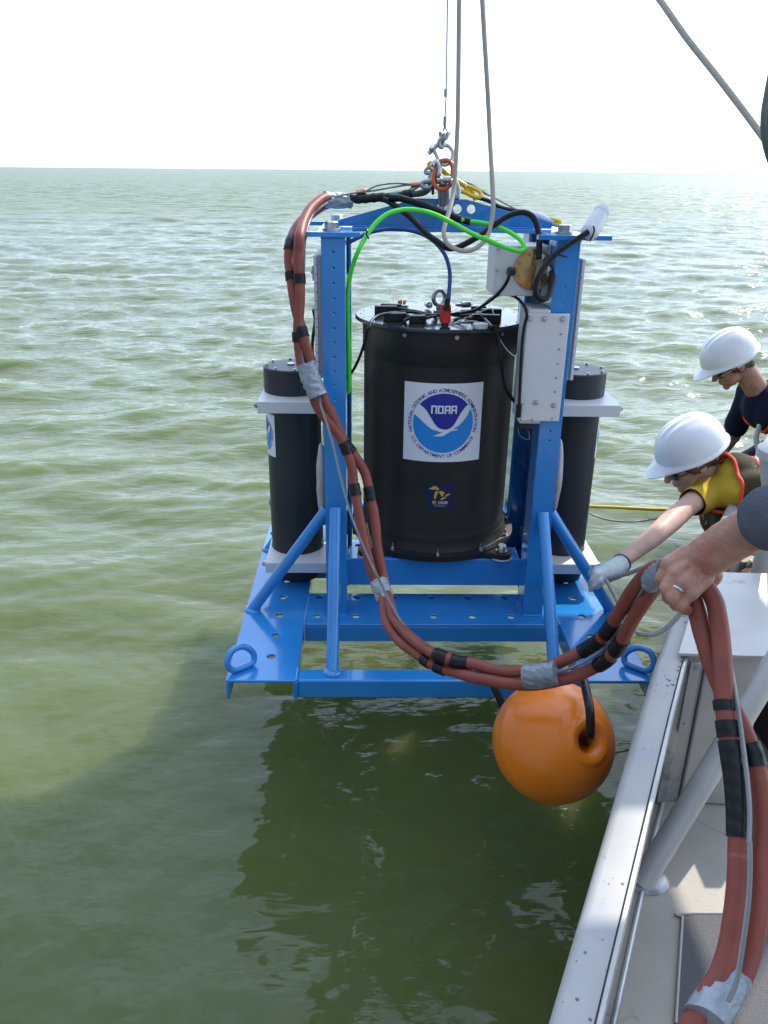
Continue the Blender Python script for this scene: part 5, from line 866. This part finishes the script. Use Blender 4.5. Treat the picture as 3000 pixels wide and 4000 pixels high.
# ropes and lines
T = Thing('yellow_line', 'yellow tag line stretched level over the water, behind the right cylinder', 'rope', P('yellow_line')[0])
T.part('line', MB().tube(P('yellow_line'), .0068, 10), YROPE); T.part('grey_joint', MB().tube(P('yellow_grey'), .0078, 10, sm=1), ALUP)
solo('grey_wire', MB().tube(P('grey_wire'), .0038, 8), WIRE, 'thin grey wire sagging just below the yellow line', 'wire', loc=P('grey_wire')[0])
solo('white_rope', MB().tube(P('white_rope'), .0068, 12), WROPE, 'white twisted rope held in the pale glove, leading right behind the arm', 'rope', loc=P('white_rope')[0])
solo('hanging_rope', MB().tube(P('white_rope2'), .0062, 12), WROPE, 'white twisted rope sagging in a loop below the glove to the boat', 'rope', loc=P('white_rope2')[0])
solo('guy_rope', MB().tube(P('corner_rope'), .0085, 12), ROPE, 'pale rope running diagonally down across the sky at the upper right', 'rope', loc=P('corner_rope')[0])
# furled canvas at the upper right edge
T = Thing('rolled_canvas', 'dark green rolled canvas hanging at the upper right edge of the picture', 'canvas', (.848, 1.72, 1.7))
vs = []; fs = []; ns, nh = 48, 60
for j in range(nh + 1):
    tt = j / nh; z = 1.70 + 1.1 * tt; s = min(1, tt / .17); rr = .03 + .095 * (math.sin(s * math.pi / 2) ** .8) * (1 - .12 * max(0, tt - .2))
    for k in range(ns):
        a = 2 * math.pi * k / ns; f_ = 1 + .07 * noise.noise(Vector((math.cos(a) * 2.2, math.sin(a) * 2.2, z * 2.5))) + .03 * math.sin(a * 7 + z * 5)
        vs.append((.858 + rr * f_ * math.cos(a), 1.72 + rr * f_ * math.sin(a), z))
for j in range(nh):
    for k in range(ns): k2 = (k + 1) % ns; fs.append((j * ns + k, j * ns + k2, (j + 1) * ns + k2, (j + 1) * ns + k))
fs.append(tuple(range(ns))[::-1]); fs.append(tuple(range(nh * ns, (nh + 1) * ns)))
T.part('canvas_roll', MB().add(vs, fs), CANVAS, angle=0)
T.part('lashing', MB().tube([(.848 + .132 * math.cos(k * .6), 1.72 + .132 * math.sin(k * .6), 2.0 + .012 * k) for k in range(12)], .003, 6), ROPE)

# ================================================================== people
def add_head(T, Mh, skin, hair, hat, name_gl, temple, hx=.006):
    """head in its own frame: face toward -x, up z, centre of skull at 0"""
    def tp(name, me, m, ang=0, parent=None): me.transform(T.inv @ Mh); finish(me, m, ang); return T.part(name, None, m, me=me, parent=parent)
    # glasses
    g = MB()
    for s in (-1, 1): g.sph((-.088, s * .034, -.008), (.012, .027, .017), 16, 10)
    g.box((-.1, -.01, -.004), (-.094, .01, .002)); tp('sunglasses', mesh_of(g, 'sunglasses'), GLASS, 40)
    for s in (-1, 1):
        g = MB(); g.tube([(-.09, s * .06, -.003), (-.05, s * .077, .0), (.0, s * .08, .002), (.012, s * .078, -.012)], .0028, 6)
        tp('glasses_arm', mesh_of(g, 'glasses_arm'), temple, 40)
    # hair
    h = MB().sph((.018, 0, .015), (.092, .081, .085), 24, 16).sph((.06, 0, -.045), (.038, .055, .045), 16, 12)
    for s in (-1, 1): h.cap((-.028, s * .072, .01), (-.026, s * .071, -.025), .012, .006)
    if name_gl == 'w': h.cap((.075, 0, -.02), (.12, .0, -.045), .03, .02).cap((-.03, -.066, .0), (.03, -.074, .0), .02, .02)
    me = organic(h, 'hair', .006, 3)
    displace(me, lambda c: .0045 * noise.noise(Vector((c.x * 25, c.y * 90, c.z * 60))))
    tp('hair', me, hair, 0)
    # hard hat
    vs = []; fs = []; nt_, npp = 72, 22
    def rad(th): return (.142, .118)
    for j in range(npp + 1):
        ph = j / npp * math.pi / 2
        for k in range(nt_):
            th = 2 * math.pi * k / nt_; cx, sy = math.cos(th), math.sin(th)
            rr = math.cos(ph) ** .8 if ph < math.pi / 2 - 1e-6 else 0
            x, y, z = .142 * cx * rr, .117 * sy * rr, .128 * math.sin(ph) ** .95
            for yc, hh in ((0, .006), (.034, .005), (-.034, .005)):
                if x * 1 > -.1: z += hh * math.exp(-((y - yc) / .009) ** 2) * min(1, max(0, math.sin(ph) - .35) * 2.2)
            vs.append((x, y, z))
    for j in range(npp):
        for k in range(nt_): k2 = (k + 1) % nt_; fs.append((j * nt_ + k, j * nt_ + k2, (j + 1) * nt_ + k2, (j + 1) * nt_ + k))
    o = len(vs)
    for rr, zz in ((1.0, 0), (1.03, -.008), (1.075, -.012), (1.07, -.016), (.99, -.012), (.95, .0), (.9, .05)):      # gutter rim and inner lip, peak at the front
        for k in range(nt_):
            th = 2 * math.pi * k / nt_; cx, sy = math.cos(th), math.sin(th); pk = max(0, -cx) ** 5 * .05 * (1 if rr > 1.04 else .35 if rr > 1.01 else 0)
            vs.append(((.142 * rr + pk) * cx, (.117 * rr) * sy, zz - pk * .35))
    for j in range(6):
        for k in range(nt_): k2 = (k + 1) % nt_; fs.append((o + j * nt_ + k2, o + j * nt_ + k, o + (j + 1) * nt_ + k, o + (j + 1) * nt_ + k2))
    hm = mesh_of(MB().add(vs, fs), 'hard_hat'); hm.transform(Matrix.Translation((hx, 0, .036)) @ Matrix.Rotation(R(7), 4, 'Y') @ Matrix.Scale(.95 if name_gl == 'w' else .97, 4))
    hh = tp('hard_hat', hm, hat, 70)
    st = MB().tube([(.11 * math.cos(a) + .004, .086 * math.sin(a), .008 - .022 * max(0, math.cos(a))) for a in [R(-100 + 20 * i) for i in range(11)]], .004, 8, flat=((0, 0, 1), 3.2))
    tp('hat_strap', mesh_of(st, 'hat_strap'), GREYBOX, 40, hh)
    k = MB().box((.108, -.02, -.03), (.122, .02, -.004)); tp('strap_knob', mesh_of(k, 'strap_knob'), BLACKP, 30, hh)
def head_shapes(mb, Mh, neck_to):
    def e(c, r): mb.sph(Mh @ Vector(c), r, 20, 14, Mh.to_3x3().normalized().to_4x4())
    e((.012, 0, .015), (.09, .073, .085)); e((-.04, 0, -.02), (.05, .056, .07)); e((-.035, 0, -.072), (.05, .048, .036)); e((-.072, 0, -.1), (.017, .02, .016))
    e((-.078, 0, .018), (.016, .048, .012)); e((-.086, 0, -.058), (.012, .023, .006)); e((-.084, 0, -.071), (.011, .02, .0065)); e((-.062, .03, -.032), (.022, .02, .022)); e((-.062, -.03, -.032), (.022, .02, .022))
    mb.cap(Mh @ Vector((-.09, 0, .006)), Mh @ Vector((-.113, 0, -.03)), .0075, .0098)
    e((-.105, 0, -.035), (.012, .015, .008))
    for s in (-1, 1): e((.006, s * .075, -.012), (.018, .008, .03)); e((.006, s * .08, -.008), (.02, .005, .026))
    mb.cap(Mh @ Vector((.035, 0, -.05)), neck_to, .052, .058)
def fold(me, amp, sc):
    if amp: displace(me, lambda c: amp * (noise.noise(c * sc) + .5 * noise.noise(c * sc * 2.3)))
def cloth(T, name, mb, m, voxel=.012, amp=.006, sc=9, it=5, pred=None, cut=None):
    me = organic(mb, name, voxel, it); fold(me, amp, sc)
    for co, no, rad in cut or ():                                # open a sleeve or hem with a clean planar edge
        bm = bmesh.new(); bm.from_mesh(me); near = {f for f in bm.faces if (f.calc_center_median() - co).length < rad}
        g = list(near) + list({e for f in near for e in f.edges}) + list({v for f in near for v in f.verts})
        bmesh.ops.bisect_plane(bm, geom=g, plane_co=co, plane_no=no, dist=1e-5)
        bmesh.ops.delete(bm, geom=[f for f in bm.faces if (f.calc_center_median() - co).length < rad and (f.calc_center_median() - co).dot(no) < 0], context='FACES')
        bm.to_mesh(me); bm.free()
    if pred:
        bm = bmesh.new(); bm.from_mesh(me); bmesh.ops.delete(bm, geom=[f for f in bm.faces if pred(f.calc_center_median())], context='FACES'); bm.to_mesh(me); bm.free()
    me.transform(T.inv); finish(me, m, 0); return T.part(name, None, m, me=me)
def vest(T, torso, keep, fabric=None, bandf=None):
    """mesh vest: an offset torso shell kept only where keep() says, edged with an orange trim"""
    me = organic(torso, 'vest', .011, 6); fold(me, .003, 10); bm = bmesh.new(); bm.from_mesh(me)
    bmesh.ops.delete(bm, geom=[f for f in bm.faces if not keep(f.calc_center_median())], context='FACES')
    bmesh.ops.smooth_vert(bm, verts=[v for v in bm.verts if v.is_boundary], factor=.5, use_axis_x=True, use_axis_y=True, use_axis_z=True)
    bm.verts.ensure_lookup_table(); nxt = {}
    for e in bm.edges:
        if e.is_boundary: a, b = e.verts; nxt.setdefault(a.index, []).append(b.index); nxt.setdefault(b.index, []).append(a.index)
    loops = []; seen = set()
    for s in nxt:
        if s in seen: continue
        L = [s]; seen.add(s); c = s
        while True:
            n = [q for q in nxt[c] if q not in seen]
            if not n: break
            c = n[0]; seen.add(c); L.append(c)
        if len(L) > 12: loops.append([bm.verts[i].co.copy() for i in L])
    me.materials.clear(); bm.to_mesh(me); bm.free(); me.transform(T.inv); finish(me, fabric or MESHV, 0); v = T.part('safety_vest', None, MESHV, me=me)
    t = MB()
    for L in loops:
        for _ in range(6): L = [(L[i - 1] + L[i] * 2 + L[(i + 1) % len(L)]) / 4 for i in range(len(L))]
        t.tube(L[::2], .0068, 8, sm=2, closed=True)
    if t.v: T.part('vest_trim', t, VTRIM, v)
    return v

# --- man at the back
hp = Vector(P('m_head')) + Vector((.026, 0, 0)); mp5 = [Vector(p) for p in P('m_pts')]
T = Thing('person', 'man in a navy shirt, clean white hard hat and gold-armed sunglasses', 'person', (2.15, 3.9, .2))
Mh = Matrix.Translation(hp) @ Matrix.Rotation(R(6), 4, 'Z') @ Matrix.Rotation(R(-36), 4, 'Y')
neck = Vector((hp.x + .17, hp.y + .0, hp.z - .155)); pel = Vector((2.32, 3.95, .56))
sh_n = Vector((neck.x + .07, neck.y - .16, neck.z - .03)); sh_f = Vector((neck.x + .03, neck.y + .17, neck.z - .03))
b = MB(); head_shapes(b, Mh, neck)
b.cap(neck, neck + Vector((.08, 0, -.03)), .06, .09); b.cap(sh_n, sh_f, .06); b.cap(neck + Vector((.1, 0, -.06)), pel, .12, .13)
kn = [Vector((1.98, 3.72, .3)), Vector((2.0, 4.12, .3))]
for s, k in zip((-.1, .1), kn):
    b.cap(pel + Vector((0, s, 0)), k, .085, .06); b.cap(k, Vector((k.x + .4, k.y, .26)), .055, .045)
el = Vector((sh_n.x + .02, sh_n.y - .06, sh_n.z - .27)); hd = Vector((1.88, 3.35, .36)); b.cap(sh_n, el, .05, .042); b.cap(el, hd, .04, .03); b.sph(hd, (.03, .05, .03))
el2 = Vector((sh_f.x - .02, sh_f.y + .06, sh_f.z - .27)); hd2 = Vector((1.78, 4.0, .4)); b.cap(sh_f, el2, .05, .042); b.cap(el2, hd2, .04, .03); b.sph(hd2, (.03, .05, .03))
me = organic(b, 'body', .0055, 5, fac=.5); me.transform(T.inv); finish(me, SKIN, 0); T.part('body', None, SKIN, me=me)
add_head(T, Mh, SKIN, HAIR, HELM, 'm', GOLD)
def torso(off): 
    m = MB().cap(sh_n, sh_f, .068 + off).cap(neck + Vector((.06, 0, -.06)), pel, .125 + off, .14 + off).cap(neck + Vector((.04, 0, -.03)), neck + Vector((.1, 0, -.08)), .075 + off, .11 + off).cap(neck + Vector((.06, -.08, -.08)), pel + Vector((-.02, -.04, 0)), .1 + off, .11 + off).cap(neck + Vector((.06, .08, -.08)), pel + Vector((-.02, .04, 0)), .1 + off, .11 + off)
    return m
s_ = torso(.004); s_.cap(sh_n, sh_n.lerp(el, .75), .066, .062); s_.cap(sh_f, sh_f.lerp(el2, .75), .066, .062); cloth(T, 'shirt', s_, NAVY)
tr = MB().cap(pel + Vector((0, -.1, 0)), pel + Vector((0, .1, 0)), .12)
for s, k in zip((-.1, .1), kn): tr.cap(pel + Vector((0, s, 0)), k, .1, .075); tr.cap(k, Vector((k.x + .38, k.y, .27)), .07, .06)
cloth(T, 'trousers', tr, TROUS)
bt = MB()
for k in kn: bt.cap(Vector((k.x + .4, k.y, .27)), Vector((k.x + .46, k.y, .245)), .05, .045)
cloth(T, 'boots', bt, BOOT, amp=0)
nx, nzz = neck.x, neck.z
vest(T, torso(.012), lambda c: c.z < nzz - .02 and (c.x > nx + .0) and not (abs(c.y - neck.y) < .045 and c.x < nx + .16 and c.z > nzz - .5) and abs(c.y - neck.y) < .19 and c.x < 2.25)
T.part('reflective_band', MB().tube([(nx - .02, neck.y - .11, nzz - .13), (nx - .035, neck.y - .13, nzz - .19), (nx - .02, neck.y - .15, nzz - .25)], .014, 8, flat=((0, 1, 0), .35)), REFL)

# --- woman in front
hp = Vector(P('w_head')) + Vector((-.018, 0, -.004)); wp = [Vector(p) for p in P('w_pts')]; wa = [Vector(p) for p in P('w_arm')]
T = Thing('person', 'woman in a yellow shirt and scuffed hard hat reaching out a gloved hand', 'person', (1.7, 2.9, .2))
Mh = Matrix.Translation(hp) @ Matrix.Rotation(R(12), 4, 'Z') @ Matrix.Rotation(R(-33), 4, 'Y')
neck = Vector((hp.x + .15, hp.y - .02, hp.z - .155)); pel = Vector((1.78, 2.95, .52))
sh_f = wa[0]; sh_n = wp[3] + Vector((.03, 0, -.05))
b = MB(); head_shapes(b, Mh, neck)
b.cap(neck, neck + Vector((.08, 0, -.03)), .052, .07); b.cap(sh_n, sh_f, .045, .045); b.cap(neck + Vector((.09, 0, -.07)), pel, .1, .12)
b.sph(wp[1], .08); b.cap(wa[0], wa[1], .046, .036); b.cap(wa[1], wa[1].lerp(wa[2], .35), .038, .04); b.cap(wa[1].lerp(wa[2], .35), wa[2], .04, .034); b.cap(wa[2], wa[3], .034, .0235)
kn = [Vector((1.42, 2.72, .3)), Vector((1.45, 3.12, .3))]
for s, k in zip((-.1, .1), kn): b.cap(pel + Vector((0, s, 0)), k, .085, .06); b.cap(k, Vector((k.x + .38, k.y, .26)), .055, .045)
el = Vector((sh_n.x + .1, sh_n.y - .1, sh_n.z - .24)); hd = Vector((sh_n.x - .05, sh_n.y - .1, .44)); b.cap(sh_n, el, .045, .038); b.cap(el, hd, .036, .028); b.sph(hd, (.04, .03, .03))
me = organic(b, 'body', .0055, 5, fac=.5); me.transform(T.inv); finish(me, SKIN2, 0); T.part('body', None, SKIN2, me=me)
add_head(T, Mh, SKIN2, HAIR2, HELM2, 'w', mat('purple_temple', (.1, .03, .05), .4), .024)
def torso(off): return MB().cap(sh_n + Vector((.03, .03, 0)), sh_f + Vector((.05, 0, 0)), .058 + off, .055 + off).cap(neck + Vector((.1, 0, -.07)), pel, .11 + off, .13 + off).cap(neck + Vector((.07, -.05, -.1)), pel + Vector((0, -.05, 0)), .09 + off, .1 + off).cap(neck + Vector((.07, .06, -.1)), pel + Vector((0, .05, 0)), .09 + off, .1 + off).cap(wp[1], pel, .095 + off, .11 + off).cap(wp[1] + Vector((-.03, 0, .06)), wp[1], .07 + off, .095 + off)
s_ = torso(.004); s_.cap(sh_f + Vector((.05, 0, 0)), sh_f.lerp(wa[1], .5), .062, .056); s_.cap(sh_n, sh_n.lerp(el, .8), .064, .058).cap(sh_n, neck + Vector((.06, 0, -.06)), .062, .07)
s_.cap(sh_n, sh_f, .06).cap(sh_f, wp[1], .06, .08); sc_ = sh_f.lerp(wa[1], .58); cloth(T, 'shirt', s_, YSHIRT, voxel=.009, amp=.007, sc=13, it=4, cut=[(sc_, (sh_f - wa[1]).normalized(), .072)])
tr = MB().cap(pel + Vector((0, -.1, 0)), pel + Vector((0, .1, 0)), .12)
for s, k in zip((-.1, .1), kn): tr.cap(pel + Vector((0, s, 0)), (pel + Vector((0, s, 0))).lerp(k, .6), .1, .085)
cloth(T, 'shorts', tr, KHAKI)
bt = MB()
for k in kn: bt.cap(Vector((k.x + .38, k.y, .27)), Vector((k.x + .44, k.y, .245)), .05, .045)
cloth(T, 'boots', bt, BOOT, amp=0)
nx, nzz = neck.x, neck.z
vs_ = torso(.026); vs_.cap(sh_n, sh_f, .078).cap(sh_n, neck + Vector((.06, 0, -.06)), .08, .088).cap(sh_f, wp[1], .07, .1)
vest(T, vs_, lambda c: c.x > nx - .1 and c.x < nx + .065 and c.y < neck.y + .12 and not (c.x < nx - .03 and c.z > nzz + .0))
T.part('reflective_band', MB().tube([(nx + .03, neck.y - .15, nzz - .02), (nx + .06, neck.y - .16, nzz - .07), (nx + .075, neck.y - .155, nzz - .13)], .015, 8, flat=((0, 1, 0), .35)), REFL)
g = MB(); wg = [Vector(p) for p in P('w_glove')]
d = (wg[1] - wg[0]).normalized(); g.cap(wg[0] - d * .01, wg[1], .031, .034); g.cap(wg[1], wg[2], .034, .032); g.cap(wg[2], wg[3], .03, .02)
for k, f in enumerate(P('w_fing')):
    f = [Vector(p) for p in f]
    for i in range(len(f) - 1): g.cap(f[i], f[i + 1], .0125 - .001 * i, .0118 - .001 * i)
me = organic(g, 'glove', .0038, 3); fold(me, .002, 40); me.transform(T.inv); finish(me, GLOVE, 0); gv = T.part('glove', None, GLOVE, me=me)
T.part('glove_cuff', MB().tube([wg[0] - d * .012, wg[0] - d * .004], .0335, 24, sm=1), mat('navy_cuff', (.03, .05, .1), .7), gv)

# --- person whose arm comes in from the right
T = Thing('person', 'person in a grey shirt whose bare hand with a ring grips the hoses', 'person', (1.15, .85, .2))
ar = [Vector(p) for p in P('arm')]; b = MB()
rad = (.026, .029, .033, .034, .034, .035)
el = ar[-1] + Vector((.07, -.05, .03)); shd = Vector((.86, .78, 1.62)); b.cap(ar[-1], el, .036, .042, 24); b.cap(el, shd, .042, .055, 24)
nk = Vector((1.08, .72, 1.68)); hd_ = Vector((1.06, .74, 1.9)); b.cap(nk, hd_, .06, .055); b.sph(hd_ + Vector((0, 0, .03)), (.08, .095, .12)); b.sph(hd_ + Vector((-.07, .03, 0)), (.03, .03, .02)); b.cap(shd, Vector((1.28, .62, 1.62)), .07); b.cap(nk, Vector((1.12, .7, 1.15)), .14, .13)
for s in (-.1, .1): b.cap(Vector((1.12 + s * .8, .7 + s * .3, 1.1)), Vector((1.12 + s, .72, .68)), .09, .06); b.cap(Vector((1.12 + s, .72, .68)), Vector((1.12 + s, .7, .26)), .058, .045)
b.cap(Vector((1.28, .62, 1.6)), Vector((1.38, .66, 1.3)), .055, .045); b.cap(Vector((1.38, .66, 1.3)), Vector((1.2, .9, 1.2)), .042, .03)
# hand: palm mass and four fingers curling over the bundle
H = MB(); H.cap(ar[4], ar[5], rad[4], rad[5], 24)
for i in range(4): H.cap(ar[i], ar[i + 1], rad[i], rad[i + 1], 24)
F0 = [[Vector(q) for q in f] for f in P('fing')]
for j in range(4):
    a_ = ar[0].lerp(ar[1], .3); H.cap(a_, F0[j][0], .024, .0185, 20); H.cap(F0[j][0], F0[j][1], .0185, .0132, 20)
    if j < 3: H.cap(F0[j][0], F0[j + 1][0], .0175, .0175, 20)
H.cap(F0[0][0], P('thumb')[0], .018, .02, 18)
for j, f in enumerate(P('fing')):
    f = [Vector(p) for p in f]; r0 = (.0105, .0108, .0104, .0092)[j]
    rs = (.0142, r0, r0, r0, r0)
    for i in range(len(f) - 1): H.cap(f[i], f[i + 1], rs[i] if i == 0 else r0, r0 if i < 3 else r0 - .0015, 18)
    H.sph(f[1], r0 + .0024); H.sph(f[2], r0 + .001)
th = [Vector(p) for p in P('thumb')]
for i in range(3): H.cap(th[i], th[i + 1], (.02, .0145, .0125)[i], (.0145, .0125, .011)[i], 18)
me1 = organic(H, 'hand', .0022, 3, fac=.5); me2 = organic(b, 'arm', .0065, 6)
bm = bmesh.new(); bm.from_mesh(me1); bm.from_mesh(me2); me = bpy.data.meshes.new('body'); bm.to_mesh(me); bm.free()
displace(me, lambda c: .0011 * noise.noise(c * 55))
me.transform(T.inv); finish(me, SKIN, 0); T.part('body', None, SKIN, me=me)
f = [Vector(p) for p in P('fing')[2]]; c0 = f[1].lerp(f[2], .45); dr = (f[2] - f[1]).normalized(); q = dr.to_track_quat('Z', 'Y').to_matrix().to_4x4()
T.part('wedding_ring', MB().lathe([(.0102, -.002), (.0116, -.0016), (.0118, 0), (.0116, .0016), (.0102, .002)], 28, Matrix.Translation(c0) @ q), STEEL)
sl = [Vector(p) for p in P('sleeve')]; sl[0] = sl[0].lerp(sl[1], .4); s_ = MB().cap(sl[0], sl[1], .046, .05, 24).cap(sl[1], el, .05, .056, 24).cap(el, shd, .056, .085, 24)
s_.cap(shd, Vector((1.28, .62, 1.62)), .085).cap(nk + Vector((0, 0, -.08)), Vector((1.12, .7, 1.12)), .16, .155).cap(Vector((1.28, .62, 1.6)), Vector((1.34, .64, 1.42)), .07)
cloth(T, 'shirt', s_, GREYSH, .008, .006, 16, 4, cut=[(sl[0], (sl[1] - sl[0]).normalized(), .12)])
tr = MB()
for s in (-.1, .1): tr.cap(Vector((1.12 + s * .8, .7 + s * .3, 1.05)), Vector((1.12 + s, .72, .62)), .11, .09)
cloth(T, 'shorts', tr, KHAKI)
bt = MB()
for s in (-.1, .1): bt.cap(Vector((1.12 + s, .7, .25)), Vector((1.12 + s, .82, .24)), .05, .04)
cloth(T, 'boots', bt, BOOT, amp=0)
me = organic(MB().sph(hd_ + Vector((.0, -.01, .05)), (.088, .1, .105)), 'hair', .01, 2); me.transform(T.inv); finish(me, HAIR, 0); T.part('hair', None, HAIR, me=me)
print('objects', len(bpy.data.objects))
